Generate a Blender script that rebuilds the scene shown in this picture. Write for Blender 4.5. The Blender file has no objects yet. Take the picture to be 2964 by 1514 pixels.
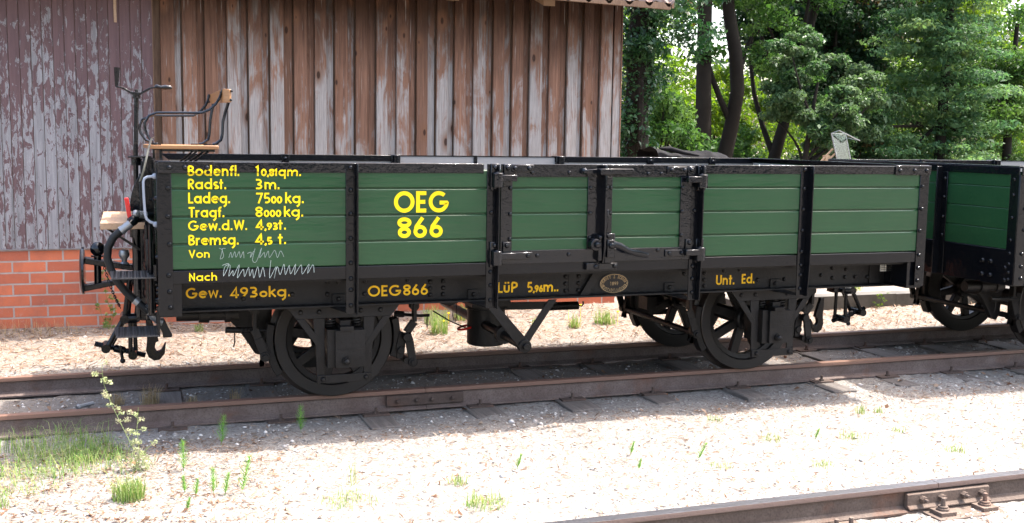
import bpy, bmesh, math, random
import numpy as np
from mathutils import Vector, Matrix
random.seed(7); RNG = np.random.default_rng(7)
SC = bpy.context.scene
COL = SC.collection
R = math.radians

# ------------------------------------------------------------------ camera
cam_d = bpy.data.cameras.new('camera'); cam = bpy.data.objects.new('camera', cam_d); COL.objects.link(cam)
cr = Vector((0.94345947, -0.33117152, 0.01447948)); cu = Vector((0.02427059, 0.11257448, 0.99334683)); cf = Vector((0.3305982, 0.93683105, -0.11424719))
M = Matrix((cr, cu, -cf)).transposed().to_4x4(); M.translation = Vector((-2.6899, -6.7709, 1.6503))
cam.matrix_world = M
cam_d.sensor_width = 36; cam_d.sensor_fit = 'HORIZONTAL'; cam_d.lens = 3151.07 / 2964 * 36
cam_d.clip_start = 0.05; cam_d.clip_end = 500
SC.camera = cam
# ------------------------------------------------------------------ light
SUN_V = Vector((0.52, -0.02, 1.0)).normalized()          # towards the sun
el = math.asin(SUN_V.z); az = math.atan2(SUN_V.x, SUN_V.y)
w = bpy.data.worlds.new('World'); SC.world = w; w.use_nodes = True
nt = w.node_tree; bg = nt.nodes['Background']
sky = nt.nodes.new('ShaderNodeTexSky'); sky.sky_type = 'NISHITA'; sky.sun_disc = False
sky.sun_elevation = el; sky.sun_rotation = az; sky.air_density = 1.0; sky.dust_density = 5.0; sky.ozone_density = 1.0
tint = nt.nodes.new('ShaderNodeMix'); tint.data_type = 'RGBA'; tint.blend_type = 'MULTIPLY'; tint.inputs[0].default_value = 1; tint.inputs[7].default_value = (1.025, 1.0, .975, 1)   # hazy, milky summer sky
nt.links.new(sky.outputs[0], tint.inputs[6]); nt.links.new(tint.outputs[2], bg.inputs[0]); bg.inputs[1].default_value = 0.15
sd = bpy.data.lights.new('sun', 'SUN'); sd.energy = 2.0; sd.angle = R(0.55); sd.color = (1.0, 0.965, 0.92)
so = bpy.data.objects.new('sun', sd); COL.objects.link(so)
so.rotation_euler = SUN_V.to_track_quat('Z', 'Y').to_euler()
vs = SC.view_settings; vs.view_transform = 'Standard'; vs.look = 'None'; vs.gamma = 1.0; vs.exposure = 2.74
vs.use_curve_mapping = False
SC.cycles.max_bounces = 8; SC.cycles.diffuse_bounces = 4; SC.cycles.transmission_bounces = 4
SC.cycles.use_denoising = True

# ------------------------------------------------------------------ materials
MATS = {}
class NB:
    def __init__(s, name):
        s.m = bpy.data.materials.new(name); s.m.use_nodes = True; s.nt = s.m.node_tree
        s.b = s.nt.nodes['Principled BSDF']; s.out = s.nt.nodes['Material Output']; MATS[name] = s.m
        s._c = None
    def n(s, t, **k):
        x = s.nt.nodes.new('ShaderNode' + t)
        for a, v in k.items(): setattr(x, a, v)
        return x
    def l(s, a, b): s.nt.links.new(a, b)
    def co(s, scale=(1, 1, 1), attr=None, amt=37.0):
        tc = s.n('TexCoord'); mp = s.n('Mapping'); mp.inputs['Scale'].default_value = scale
        s.l(tc.outputs['Object'], mp.inputs['Vector'])
        if attr:
            at = s.n('Attribute', attribute_name=attr); mu = s.n('Math', operation='MULTIPLY'); mu.inputs[1].default_value = amt
            s.l(at.outputs['Fac'], mu.inputs[0]); s.l(mu.outputs[0], mp.inputs['Location'])
        return mp.outputs[0]
    def noise(s, vec, scale=5, detail=4, rough=.6, dist=0):
        x = s.n('TexNoise'); x.inputs['Scale'].default_value = scale; x.inputs['Detail'].default_value = detail
        x.inputs['Roughness'].default_value = rough; x.inputs['Distortion'].default_value = dist
        s.l(vec, x.inputs['Vector']); return x.outputs['Fac']
    def ramp(s, fac, stops, interp='LINEAR'):
        x = s.n('ValToRGB'); cr_ = x.color_ramp; cr_.interpolation = interp
        while len(cr_.elements) < len(stops): cr_.elements.new(0.5)
        for e, (p, c) in zip(cr_.elements, stops):
            e.position = p; e.color = (c, c, c, 1) if isinstance(c, (int, float)) else (*c, 1)
        s.l(fac, x.inputs[0]); return x.outputs[0]
    def mix(s, fac, a, b, mode='MIX'):
        x = s.n('Mix', data_type='RGBA', blend_type=mode)
        for i, v in ((0, fac), (6, a), (7, b)):
            if isinstance(v, (int, float)): x.inputs[i].default_value = v
            elif isinstance(v, tuple): x.inputs[i].default_value = (*v, 1)
            else: s.l(v, x.inputs[i])
        return x.outputs[2]
    def math(s, op, a, b=None, clamp=False):
        x = s.n('Math', operation=op); x.use_clamp = clamp
        for i, v in ((0, a), (1, b)):
            if v is None: continue
            if isinstance(v, (int, float)): x.inputs[i].default_value = v
            else: s.l(v, x.inputs[i])
        return x.outputs[0]
    def attr(s, nm): return s.n('Attribute', attribute_name=nm).outputs['Fac']
    def sep(s, axis):
        tc = s.n('TexCoord'); sp = s.n('SeparateXYZ'); s.l(tc.outputs['Object'], sp.inputs[0]); return sp.outputs[axis]
    def bump(s, h, strength=.3, dist=.01):
        x = s.n('Bump'); x.inputs['Strength'].default_value = strength; x.inputs['Distance'].default_value = dist
        s.l(h, x.inputs['Height']); s.l(x.outputs[0], s.b.inputs['Normal'])
    def base(s, v):
        if isinstance(v, tuple): s.b.inputs['Base Color'].default_value = (*v, 1)
        else: s.l(v, s.b.inputs['Base Color'])
    def rough(s, v):
        if isinstance(v, (int, float)): s.b.inputs['Roughness'].default_value = v
        else: s.l(v, s.b.inputs['Roughness'])

def paint(name, c, r0=.3, r1=.5, bs=.2, dust=None, scale=40, metal=0, dustamt=.5, spec=.5):
    b = NB(name); v = b.co(); b.b.inputs['Specular IOR Level'].default_value = spec
    n1 = b.noise(v, scale, 3); n2 = b.noise(v, 3.5, 5, .65)
    if dust: b.base(b.mix(b.ramp(n2, [(.4, 0.0), (.75, dustamt)]), c, dust))
    else: b.base(b.mix(b.ramp(n2, [(.3, 0.0), (.8, 1.0)]), c, tuple(x * 1.25 for x in c)))
    b.rough(b.ramp(n2, [(.3, r0), (.75, r1)])); b.bump(n1, bs, .006 if name.startswith('black') else .004)
    b.b.inputs['Metallic'].default_value = metal
    return b.m
def wood(name, c1, c2, scale=(2, 30, 30), rough=.6, bs=.25):
    b = NB(name); v = b.co(scale); n = b.noise(v, 1.6, 5, .6, .6)
    b.base(b.mix(b.ramp(n, [(.3, 0.0), (.7, 1.0)]), c1, c2)); b.rough(rough); b.bump(n, bs, .004); return b.m

paint('black_gloss', (.0024, .003, .0044), .05, .17, .38, None, 22, spec=.36)
paint('black_frame', (.0026, .0031, .0042), .08, .22, .32, (.0055, .0055, .006), 24, spec=.24)
paint('black_under', (.0058, .0055, .0054), .28, .58, .5, (.024, .021, .019), 40, spec=.19)
paint('wheel_steel', (.014, .0124, .011), .45, .65, .25, (.026, .021, .017), 50, spec=.25)
paint('wheel_tread', (.05, .043, .038), .3, .45, .1, (.075, .06, .05), 60, .6)
paint('grey_inside', (.26, .245, .228), .6, .75, .1, (.21, .19, .17), 30, spec=.15)
paint('red_paint', (.42, .008, .006), .3, .4, .05)
paint('steel_bright', (.24, .245, .25), .3, .5, .1, (.12, .12, .11), 60, .6)
paint('handle_grey', (.17, .19, .225), .3, .45, .1)
paint('rubber', (.0055, .006, .0062), .5, .7, .2, (.012, .0115, .011), 50, spec=.25)
paint('strap_grey', (.13, .13, .115), .7, .8, .1)
paint('white_card', (.45, .44, .40), .6, .7, .05)
paint('letter_yellow', (.58, .43, .004), .35, .5, .05, spec=.2)
paint('letter_amber', (.74, .43, .006), .4, .55, .05, (.4, .19, .01), 60, spec=.2)
paint('tread_plate', (.022, .022, .024), .35, .55, .3, (.04, .037, .034), 60)
paint('chalk', (.27, .32, .30), .8, .9, .1)
paint('plate_gold', (.30, .20, .09), .4, .5, .05)
paint('concrete', (.075, .068, .058), .85, .95, .6, (.028, .024, .02), 12, dustamt=.9)
paint('tarpaulin', (.004, .004, .005), .7, .85, .6, None, 14, spec=.12)
wood('seat_wood', (.27, .135, .050), (.19, .085, .03), (3, 25, 60), .4, .1)
wood('plank_wood', (.36, .24, .145), (.28, .17, .095), (30, 3, 60), .6, .2)
wood('old_timber', (.10, .05, .024), (.17, .095, .05), (30, 30, 4), .7, .3)

def m_green():
    b = NB('green_paint'); v = b.co((1.6, 20, 22)); n = b.noise(v, 3, 5, .6, .3); n2 = b.noise(b.co(), 2.2, 4)
    c = b.mix(b.ramp(n2, [(.3, 0.0), (.7, 1.0)]), (.0105, .0405, .0165), (.0140, .0475, .0195))
    c = b.mix(b.ramp(n, [(.35, 0.0), (.75, .35)]), c, (.020, .052, .022))
    b.b.inputs['Specular IOR Level'].default_value = .27
    b.base(c); b.rough(b.ramp(n2, [(.3, .07), (.75, .20)])); b.bump(b.math('ADD', n, b.math('MULTIPLY', b.noise(b.co((1.3, 6, 7)), 1.6, 3), 5.0)), .16, .004)
m_green()

def m_rust(name, web=((.085, .057, .047), (.15, .115, .098)), head=(.145, .080, .055), shiny=False):
    b = NB(name); v = b.co(); n = b.noise(v, 6, 6, .7); n2 = b.noise(v, 90, 3, .6)
    c = b.mix(b.ramp(n, [(.3, 0.0), (.7, 1.0)]), *web)
    c = b.mix(b.ramp(n2, [(.45, 0.0), (.7, .6)]), c, tuple(x * .6 for x in web[0]))
    c = b.mix(b.ramp(b.noise(v, 2.2, 5, .7), [(.56, 0.0), (.7, .5)]), c, (.13, .05, .024))
    r = .85
    if head:
        z = b.sep(2); mr = b.n('MapRange'); b.l(z, mr.inputs[0]); mr.inputs[1].default_value = .100; mr.inputs[2].default_value = .108
        c = b.mix(mr.outputs[0], c, head); r = b.math('SUBTRACT', .85, b.math('MULTIPLY', mr.outputs[0], .25))
        if shiny:
            m2 = b.n('MapRange'); b.l(z, m2.inputs[0]); m2.inputs[1].default_value = .1262; m2.inputs[2].default_value = .1274
            c = b.mix(m2.outputs[0], c, (.30, .285, .28)); b.l(m2.outputs[0], b.b.inputs['Metallic']); r = b.math('SUBTRACT', r, b.math('MULTIPLY', m2.outputs[0], .30))
    b.base(c); b.rough(r); b.bump(n2, .5, .004); b.b.inputs['Specular IOR Level'].default_value = .3
m_rust('rail_rust'); m_rust('rail_worn', ((.062, .043, .034), (.105, .08, .064)), (.11, .075, .062), True); m_rust('iron_rust', ((.05, .032, .025), (.085, .06, .047)), None); m_rust('iron_worn', ((.085, .06, .046), (.135, .10, .078)), None)

def m_boards():
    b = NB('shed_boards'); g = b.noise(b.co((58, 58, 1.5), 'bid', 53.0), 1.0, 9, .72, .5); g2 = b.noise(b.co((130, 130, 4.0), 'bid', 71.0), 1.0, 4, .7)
    bl = b.noise(b.co((5.0, 5.0, 1.7), 'bid', 31.0), 1.5, 5, .62, .8); z = b.sep(2); bid = b.attr('bid')
    mr = b.n('MapRange'); b.l(z, mr.inputs[0]); mr.inputs[1].default_value = 1.55; mr.inputs[2].default_value = 2.75; mr.inputs[3].default_value = -.055; mr.inputs[4].default_value = .20  # browner wood towards the top, also standing in for eave shade
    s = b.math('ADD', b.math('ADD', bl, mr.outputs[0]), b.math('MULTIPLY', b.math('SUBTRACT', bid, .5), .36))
    s = b.math('ADD', s, b.math('MULTIPLY', b.math('SUBTRACT', g, .5), .95))
    grey = b.mix(b.ramp(g2, [(.3, 0.0), (.7, 1.0)]), (.19, .16, .138), (.37, .33, .30))
    brown = b.mix(b.ramp(g, [(.3, 0.0), (.7, 1.0)]), (.085, .041, .026), (.285, .150, .096))
    c = b.mix(b.ramp(s, [(.43, 0.0), (.59, 1.0)]), grey, brown)
    c = b.mix(b.ramp(bid, [(.72, 0.0), (.95, .35)]), c, (.09, .048, .03))
    # old unwashed stain plus eave shade painted into the colour, ends in an uneven edge
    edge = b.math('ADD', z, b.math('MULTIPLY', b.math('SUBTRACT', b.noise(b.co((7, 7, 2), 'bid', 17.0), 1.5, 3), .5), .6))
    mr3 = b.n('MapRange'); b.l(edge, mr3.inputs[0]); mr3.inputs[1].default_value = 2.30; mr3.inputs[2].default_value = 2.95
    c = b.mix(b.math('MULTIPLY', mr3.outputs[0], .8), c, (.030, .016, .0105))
    vo = b.n('TexVoronoi'); vo.feature = 'F1'; vo.voronoi_dimensions = '2D'; vo.inputs['Scale'].default_value = 1.0; vo.inputs['Randomness'].default_value = 1.0
    s3 = b.n('SeparateXYZ'); b.l(b.co((4.2, 1, 1.9), 'bid', 11.0), s3.inputs[0]); c3 = b.n('CombineXYZ'); b.l(s3.outputs[0], c3.inputs[0]); b.l(s3.outputs[2], c3.inputs[1]); b.l(c3.outputs[0], vo.inputs['Vector'])
    sc = b.n('SeparateColor'); b.l(vo.outputs['Color'], sc.inputs[0]); have = b.ramp(sc.outputs[0], [(.42, 0.0), (.5, 1.0)]); sz = b.math('ADD', vo.outputs['Distance'], b.math('MULTIPLY', sc.outputs[1], .05))
    kn = b.math('MULTIPLY', have, b.ramp(sz, [(.055, 1.0), (.085, 0.0)])); halo = b.math('MULTIPLY', have, b.ramp(b.math('ADD', sz, b.math('MULTIPLY', b.math('SUBTRACT', g, .5), .22)), [(.08, .8), (.26, 0.0)]))
    c = b.mix(halo, c, (.15, .072, .040)); c = b.mix(b.math('MULTIPLY', kn, .9), c, (.03, .015, .010))
    c = b.mix(b.ramp(g, [(.27, .8), (.36, 0.0)]), c, (.04, .026, .02))
    c = b.mix(b.ramp(b.noise(b.co((90, 90, 2.2), 'bid', 5.0), 1.0, 3, .6), [(.66, 0.0), (.72, .7)]), c, (.42, .38, .345))
    b.base(c); b.rough(.85); b.b.inputs['Specular IOR Level'].default_value = .15; b.bump(b.math('ADD', g, g2), .5, .005)
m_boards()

def m_peel():
    b = NB('peeling_paint'); v = b.co((30, 30, 1.3), 'bid', 41.0); g = b.noise(v, 1.0, 7, .7, .4)
    p = b.noise(b.co((13, 13, 4.6), 'bid', 23.0), 1.5, 9, .74, .7)
    z = b.sep(2)
    mr = b.n('MapRange'); b.l(z, mr.inputs[0]); mr.inputs[1].default_value = 1.6; mr.inputs[2].default_value = 2.9; mr.inputs[3].default_value = -.015; mr.inputs[4].default_value = .12
    bid = b.attr('bid')
    s = b.math('ADD', b.math('ADD', p, mr.outputs[0]), b.math('MULTIPLY', b.math('SUBTRACT', bid, .5), .09))
    s = b.math('ADD', s, b.math('MULTIPLY', b.math('SUBTRACT', g, .5), .35))
    bare = b.mix(b.ramp(g, [(.28, 0.0), (.72, 1.0)]), (.09, .082, .081), (.255, .242, .243))
    pt = b.mix(b.ramp(g, [(.3, 0.0), (.7, 1.0)]), (.066, .034, .034), (.108, .060, .059))
    c = b.mix(b.ramp(s, [(.497, 0.0), (.517, 1.0)]), bare, pt)
    c = b.mix(b.ramp(s, [(.475, 0.0), (.495, .6), (.502, 0.0)]), c, (.34, .33, .33))   # pale lifted paint edges
    c = b.mix(b.ramp(g, [(.22, .7), (.33, 0.0)]), c, (.06, .05, .048))
    b.base(c); b.rough(.8); b.bump(b.ramp(s, [(.5, 0.0), (.55, 1.0)]), .5, .004)
m_peel()

def m_brick():
    b = NB('red_brick'); tc = b.n('TexCoord'); sp = b.n('SeparateXYZ'); b.l(tc.outputs['Object'], sp.inputs[0])
    cb = b.n('CombineXYZ'); b.l(b.math('ADD', sp.outputs[0], sp.outputs[1]), cb.inputs[0]); b.l(b.math('ADD', sp.outputs[2], .044), cb.inputs[1])
    n = b.noise(tc.outputs['Object'], 30, 5, .7); nw = b.n('TexNoise'); nw.inputs['Scale'].default_value = 9; b.l(tc.outputs['Object'], nw.inputs['Vector'])
    vm = b.n('VectorMath', operation='MULTIPLY_ADD'); b.l(nw.outputs['Color'], vm.inputs[0]); vm.inputs[1].default_value = (.007, .007, 0); b.l(cb.outputs[0], vm.inputs[2])
    br = b.n('TexBrick'); b.l(vm.outputs[0], br.inputs['Vector']); br.inputs['Scale'].default_value = 1
    br.inputs['Brick Width'].default_value = .27; br.inputs['Row Height'].default_value = .098; br.inputs['Mortar Size'].default_value = .0080
    br.inputs['Mortar Smooth'].default_value = .15; br.inputs['Bias'].default_value = -.1
    br.inputs['Color1'].default_value = (.46, .115, .046, 1); br.inputs['Color2'].default_value = (.29, .068, .032, 1); br.inputs['Mortar'].default_value = (.30, .265, .232, 1)
    c = b.mix(b.ramp(n, [(.35, 0.0), (.8, .45)]), br.outputs['Color'], (.30, .12, .08))
    c = b.mix(b.ramp(b.noise(tc.outputs['Object'], 4.5, 4, .7), [(.45, 0.0), (.75, .55)]), c, (.17, .065, .045)); c = b.mix(b.ramp(b.noise(tc.outputs['Object'], 14, 5, .8), [(.60, 0.0), (.72, .5)]), c, (.34, .24, .19))
    mr = b.n('MapRange'); b.l(b.math('ADD', sp.outputs[2], b.math('MULTIPLY', n, .1)), mr.inputs[0]); mr.inputs[1].default_value = .14; mr.inputs[2].default_value = -.02
    c = b.mix(b.math('MULTIPLY', mr.outputs[0], .55), c, (.27, .19, .14))
    b.base(c); b.rough(.9); h = b.math('SUBTRACT', b.math('MULTIPLY', n, .25), br.outputs['Fac']); b.bump(h, .8, .008)
m_brick()

def m_tile():
    b = NB('roof_tile'); v = b.co(); n = b.noise(v, 9, 5, .7)
    b.base(b.mix(b.ramp(n, [(.35, 0.0), (.7, 1.0)]), (.11, .06, .047), (.19, .165, .15))); b.rough(.85); b.bump(n, .4, .01)
m_tile()

def m_ground():
    b = NB('sand'); v = b.co(); n = b.noise(v, 1.3, 6, .65); f = b.noise(v, 70, 4, .7); m = b.noise(v, 9, 6, .7)
    c = b.mix(b.ramp(n, [(.35, 0.0), (.65, 1.0)]), (.215, .202, .182), (.295, .279, .252))
    c = b.mix(b.ramp(m, [(.50, 0.0), (.70, .5)]), c, (.25, .205, .165))
    c = b.mix(b.ramp(b.noise(v, 52, 5, .72), [(.45, 0.0), (.56, .6), (.68, .95)]), c, (.105, .086, .07))
    c = b.mix(b.ramp(b.noise(v, 21, 5, .7), [(.50, 0.0), (.66, .65)]), c, (.15, .118, .092))
    c = b.mix(b.ramp(f, [(.30, .6), (.42, 0.0)]), c, (.12, .09, .07)); c = b.mix(b.ramp(f, [(.60, 0.0), (.72, .6)]), c, (.50, .475, .44))
    y = b.sep(1)                                              # darker ballast between the rails
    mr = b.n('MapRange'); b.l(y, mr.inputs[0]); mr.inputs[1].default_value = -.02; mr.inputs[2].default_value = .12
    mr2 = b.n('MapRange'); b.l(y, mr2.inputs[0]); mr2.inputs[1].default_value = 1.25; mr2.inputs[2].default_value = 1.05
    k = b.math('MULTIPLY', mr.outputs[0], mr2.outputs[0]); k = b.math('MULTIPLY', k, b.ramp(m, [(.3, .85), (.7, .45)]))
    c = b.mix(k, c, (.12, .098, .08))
    mr4 = b.n('MapRange'); b.l(b.math('ADD', y, b.math('MULTIPLY', b.math('SUBTRACT', m, .5), .8)), mr4.inputs[0]); mr4.inputs[1].default_value = 1.25; mr4.inputs[2].default_value = 2.0
    c = b.mix(b.math('MULTIPLY', mr4.outputs[0], b.ramp(b.noise(v, 7, 6, .75), [(.35, .35), (.62, .85)])), c, (.20, .155, .118))
    b.base(c); b.rough(.95); b.bump(b.math('ADD', f, b.math('MULTIPLY', m, 2.0)), 1.0, .014)
m_ground()

def m_sleeper():
    b = NB('sleeper_wood'); v = b.co((26, 1.6, 26)); n = b.noise(v, 1.0, 8, .75, .8); n2 = b.noise(b.co(), 5, 4)
    c = b.mix(b.ramp(n, [(.3, 0.0), (.7, 1.0)]), (.042, .035, .030), (.19, .162, .14)); c = b.mix(b.ramp(n2, [(.5, 0.0), (.7, .5)]), c, (.12, .10, .085))
    b.base(c); b.rough(.9); b.bump(n, .9, .012)
m_sleeper()

def leafmat(name, cols, trans=.4, spec=.3, rough=.5):
    spec *= .45
    b = NB(name); a = b.attr('bid'); st = [(i / (len(cols) - 1), c) for i, c in enumerate(cols)]
    c = b.ramp(a, st); b.base(c); b.rough(rough); b.b.inputs['Specular IOR Level'].default_value = spec
    tr = b.n('BsdfTranslucent'); hs = b.n('HueSaturation'); hs.inputs['Saturation'].default_value = 1.15; hs.inputs['Value'].default_value = 1.7; hs.inputs['Hue'].default_value = .485
    b.l(c, hs.inputs['Color']); b.l(hs.outputs[0], tr.inputs[0])
    mx = b.n('MixShader'); mx.inputs[0].default_value = trans; b.l(b.b.outputs[0], mx.inputs[1]); b.l(tr.outputs[0], mx.inputs[2]); b.l(mx.outputs[0], b.out.inputs[0])
leafmat('leaf_ivy', [(0.0116, 0.0399, 0.016), (0.0218, 0.0616, 0.0218), (0.0362, 0.0869, 0.029)], .25, .5, .35)
leafmat('leaf_dark', [(0.00662, 0.0193, 0.00998), (0.0121, 0.0331, 0.0139), (0.0193, 0.047, 0.0166), (0.0166, 0.0386, 0.0166), (0.0883, 0.047, 0.0166)], .3, .4)
leafmat('leaf_mid', [(0.0217, 0.0543, 0.0145), (0.0325, 0.0796, 0.0204), (0.0507, 0.101, 0.0253), (0.065, 0.116, 0.0362)], .42)
leafmat('leaf_pale', [(.022, .056, .020), (.036, .08, .028), (.07, .112, .05), (.03, .075, .018)], .35, .5)
leafmat('leaf_bright', [(0.0512, 0.102, 0.0189), (0.0769, 0.141, 0.0214), (0.111, 0.162, 0.0255)], .5)
leafmat('leaf_larch', [(0.0253, 0.0633, 0.0299), (0.0414, 0.092, 0.0379), (0.069, 0.127, 0.046), (0.0978, 0.138, 0.046)], .4)
leafmat('grass_green', [(.07, .15, .03), (.12, .21, .05), (.19, .25, .09), (.27, .25, .12)], .35)
leafmat('grass_dry', [(.26, .19, .10), (.36, .28, .155), (.20, .155, .08)], .3)
leafmat('horsetail', [(.09, .23, .04), (.16, .31, .07)], .35)
leafmat('weed', [(.24, .29, .13), (.33, .36, .20), (.32, .25, .20)], .35)
leafmat('flower', [(0.75, 0.55, 0.01), (0.8, 0.6, 0.02)], .3)
leafmat('litter_mix', [(.075, .042, .027), (.16, .095, .06), (.24, .16, .11), (.34, .27, .20), (.12, .095, .078)], .15, .1, .9)
leafmat('pebble_mix', [(0.2, 0.18, 0.16), (0.36, 0.33, 0.3), (0.55, 0.52, 0.48)], .0, .3, .8)
paint('bark', (.014, .0115, .009), .85, .95, .8, (.03, .026, .02), 25, spec=.1)

def m_glass():
    b = NB('dusty_glass'); t = b.n('BsdfTransparent'); t.inputs[0].default_value = (.86, .92, .90, 1); gl = b.n('BsdfGlossy'); gl.inputs['Roughness'].default_value = .05
    mx = b.n('MixShader'); mx.inputs[0].default_value = .07; b.l(t.outputs[0], mx.inputs[1]); b.l(gl.outputs[0], mx.inputs[2]); b.l(mx.outputs[0], b.out.inputs[0])
m_glass()

# ------------------------------------------------------------------ mesh helpers
OFF = {}
class MB:
    def __init__(s): s.v = []; s.f = []; s.t = []; s.tag = 0.0
    def add(s, vs, fs):
        o = len(s.v); s.v += [tuple(v) for v in vs]; s.f += [tuple(i + o for i in f) for f in fs]; s.t += [s.tag] * len(fs); return s
    def box(s, x0, x1, y0, y1, z0, z1):
        return s.add([(x0, y0, z0), (x1, y0, z0), (x1, y1, z0), (x0, y1, z0), (x0, y0, z1), (x1, y0, z1), (x1, y1, z1), (x0, y1, z1)],
                     [(0, 3, 2, 1), (4, 5, 6, 7), (0, 1, 5, 4), (1, 2, 6, 5), (2, 3, 7, 6), (3, 0, 4, 7)])
    def bar(s, p, q, wd, ht, up=(0, 0, 1)):
        p = Vector(p); q = Vector(q); d = (q - p).normalized(); u = Vector(up)
        if abs(d.dot(u)) > .99: u = Vector((0, 1, 0))
        a = d.cross(u).normalized() * wd / 2; b = a.normalized().cross(d).normalized() * ht / 2
        vs = [p - a - b, p + a - b, p + a + b, p - a + b, q - a - b, q + a - b, q + a + b, q - a + b]
        return s.add(vs, [(0, 1, 2, 3), (7, 6, 5, 4), (0, 4, 5, 1), (1, 5, 6, 2), (2, 6, 7, 3), (3, 7, 4, 0)])
    def tube(s, pts, r, n=8, cap=True, closed=False):
        pts = [Vector(p) for p in pts]; k = len(pts); rs = r if isinstance(r, (list, tuple)) else [r] * k
        rings = []; u = None
        for i in range(k):
            a = pts[(i - 1) % k] if (closed or i > 0) else pts[i]; b = pts[(i + 1) % k] if (closed or i < k - 1) else pts[i]
            d = (b - a).normalized()
            if u is None:
                u = d.orthogonal().normalized()
            u = (u - d * u.dot(d))
            if u.length < 1e-6: u = d.orthogonal()
            u.normalize(); v = d.cross(u)
            rings.append([pts[i] + (u * math.cos(2 * math.pi * j / n) + v * math.sin(2 * math.pi * j / n)) * rs[i] for j in range(n)])
        vs = [p for rg in rings for p in rg]; fs = []
        for i in range(k if closed else k - 1):
            i2 = (i + 1) % k
            for j in range(n): fs.append((i * n + j, i * n + (j + 1) % n, i2 * n + (j + 1) % n, i2 * n + j))
        if cap and not closed: fs += [tuple(range(n - 1, -1, -1)), tuple((k - 1) * n + j for j in range(n))]
        return s.add(vs, fs)
    def cyl(s, p, q, r, n=16): return s.tube([p, q], r, n)
    def lathe(s, prof, o, axis='y', n=40):
        o = Vector(o); vs = []; fs = []
        for r, h in prof:
            for j in range(n):
                a = 2 * math.pi * j / n; c, d = r * math.cos(a), r * math.sin(a)
                vs.append(o + Vector({'y': (c, h, d), 'x': (h, c, d), 'z': (c, d, h)}[axis]))
        for i in range(len(prof) - 1):
            for j in range(n): fs.append((i * n + j, i * n + (j + 1) % n, (i + 1) * n + (j + 1) % n, (i + 1) * n + j))
        return s.add(vs, fs)
    def ball(s, c, r, n=10, m=6, sz=1.0):
        prof = [(max(1e-4, r * math.sin(math.pi * i / m)), -r * sz * math.cos(math.pi * i / m)) for i in range(m + 1)]
        return s.lathe(prof, c, 'z', n)
    def prism(s, poly, a0, a1, plane='xz'):
        n = len(poly)
        mk = {'xz': lambda p, a: (p[0], a, p[1]), 'yz': lambda p, a: (a, p[0], p[1]), 'xy': lambda p, a: (p[0], p[1], a)}[plane]
        vs = [mk(p, a0) for p in poly] + [mk(p, a1) for p in poly]
        return s.add(vs, [tuple(range(n)), tuple(range(2 * n - 1, n - 1, -1))] + [(i, i + n, (i + 1) % n + n, (i + 1) % n) for i in range(n)])
    def rivet(s, x, y, z, r=.012, d='-y'):
        r *= 1.18
        ax = {'-y': (0, -1, 0), '-x': (-1, 0, 0), 'x': (1, 0, 0), 'z': (0, 0, 1), 'y': (0, 1, 0)}[d]; ax = Vector(ax); u = ax.orthogonal().normalized(); v = ax.cross(u)
        c = Vector((x, y, z)); n = 8; vs = []; fs = []
        for k, (rr, h) in enumerate(((1.0, 0), (.92, .45), (.6, .85))):
            vs += [c + (u * math.cos(2 * math.pi * j / n) + v * math.sin(2 * math.pi * j / n)) * r * rr + ax * r * h for j in range(n)]
        vs.append(c + ax * r * 1.0)
        for k in range(2):
            for j in range(n): fs.append((k * n + j, k * n + (j + 1) % n, (k + 1) * n + (j + 1) % n, (k + 1) * n + j))
        for j in range(n): fs.append((2 * n + j, 2 * n + (j + 1) % n, 3 * n))
        return s.add(vs, fs)
    def build(s, name, mat, parent=None, bevel=0, smooth=True, attr=False, origin=None):
        off = OFF.get(parent.name, Vector()) if parent else (Vector(origin) if origin else Vector())
        me = bpy.data.meshes.new(name); me.from_pydata([tuple(Vector(v) - off) for v in s.v], [], s.f)
        bm = bmesh.new(); bm.from_mesh(me); bmesh.ops.recalc_face_normals(bm, faces=bm.faces); bm.to_mesh(me); bm.free()
        if smooth:
            me.shade_smooth(); me.set_sharp_from_angle(angle=R(38))
        if attr:
            at = me.attributes.new('bid', 'FLOAT', 'FACE'); at.data.foreach_set('value', s.t)
        me.materials.append(MATS[mat]); o = bpy.data.objects.new(name, me); COL.objects.link(o)
        if parent: o.parent = parent
        else: o.location = off
        OFF[o.name] = off
        if bevel:
            md = o.modifiers.new('bevel', 'BEVEL'); md.width = bevel; md.segments = 2; md.limit_method = 'ANGLE'; md.angle_limit = R(50)
        return o
def empty(name, loc):
    o = bpy.data.objects.new(name, None); COL.objects.link(o); o.location = loc; o.empty_display_size = .2; OFF[o.name] = Vector(loc); return o
def tag(o, label, cat, group=None, kind=None):
    o['label'] = label; o['category'] = cat
    if group: o['group'] = group
    if kind: o['kind'] = kind
    return o
def arrmesh(name, V, F, bid, mat, parent=None, loc=None):
    me = bpy.data.meshes.new(name); nv, nf = len(V), len(F); k = F.shape[1]
    off = np.array(OFF[parent.name]) if parent else (np.array(loc) if loc is not None else np.zeros(3))
    me.vertices.add(nv); me.vertices.foreach_set('co', (V - off).astype(np.float32).ravel())
    me.loops.add(nf * k); me.loops.foreach_set('vertex_index', F.astype(np.int32).ravel())
    me.polygons.add(nf); me.polygons.foreach_set('loop_start', np.arange(0, nf * k, k, dtype=np.int32)); 
    me.update(calc_edges=True)
    at = me.attributes.new('bid', 'FLOAT', 'FACE'); at.data.foreach_set('value', bid.astype(np.float32))
    me.materials.append(MATS[mat]); me.validate()
    o = bpy.data.objects.new(name, me); COL.objects.link(o)
    if parent: o.parent = parent
    elif loc is not None: o.location = loc
    OFF[o.name] = Vector(off); return o

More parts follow.
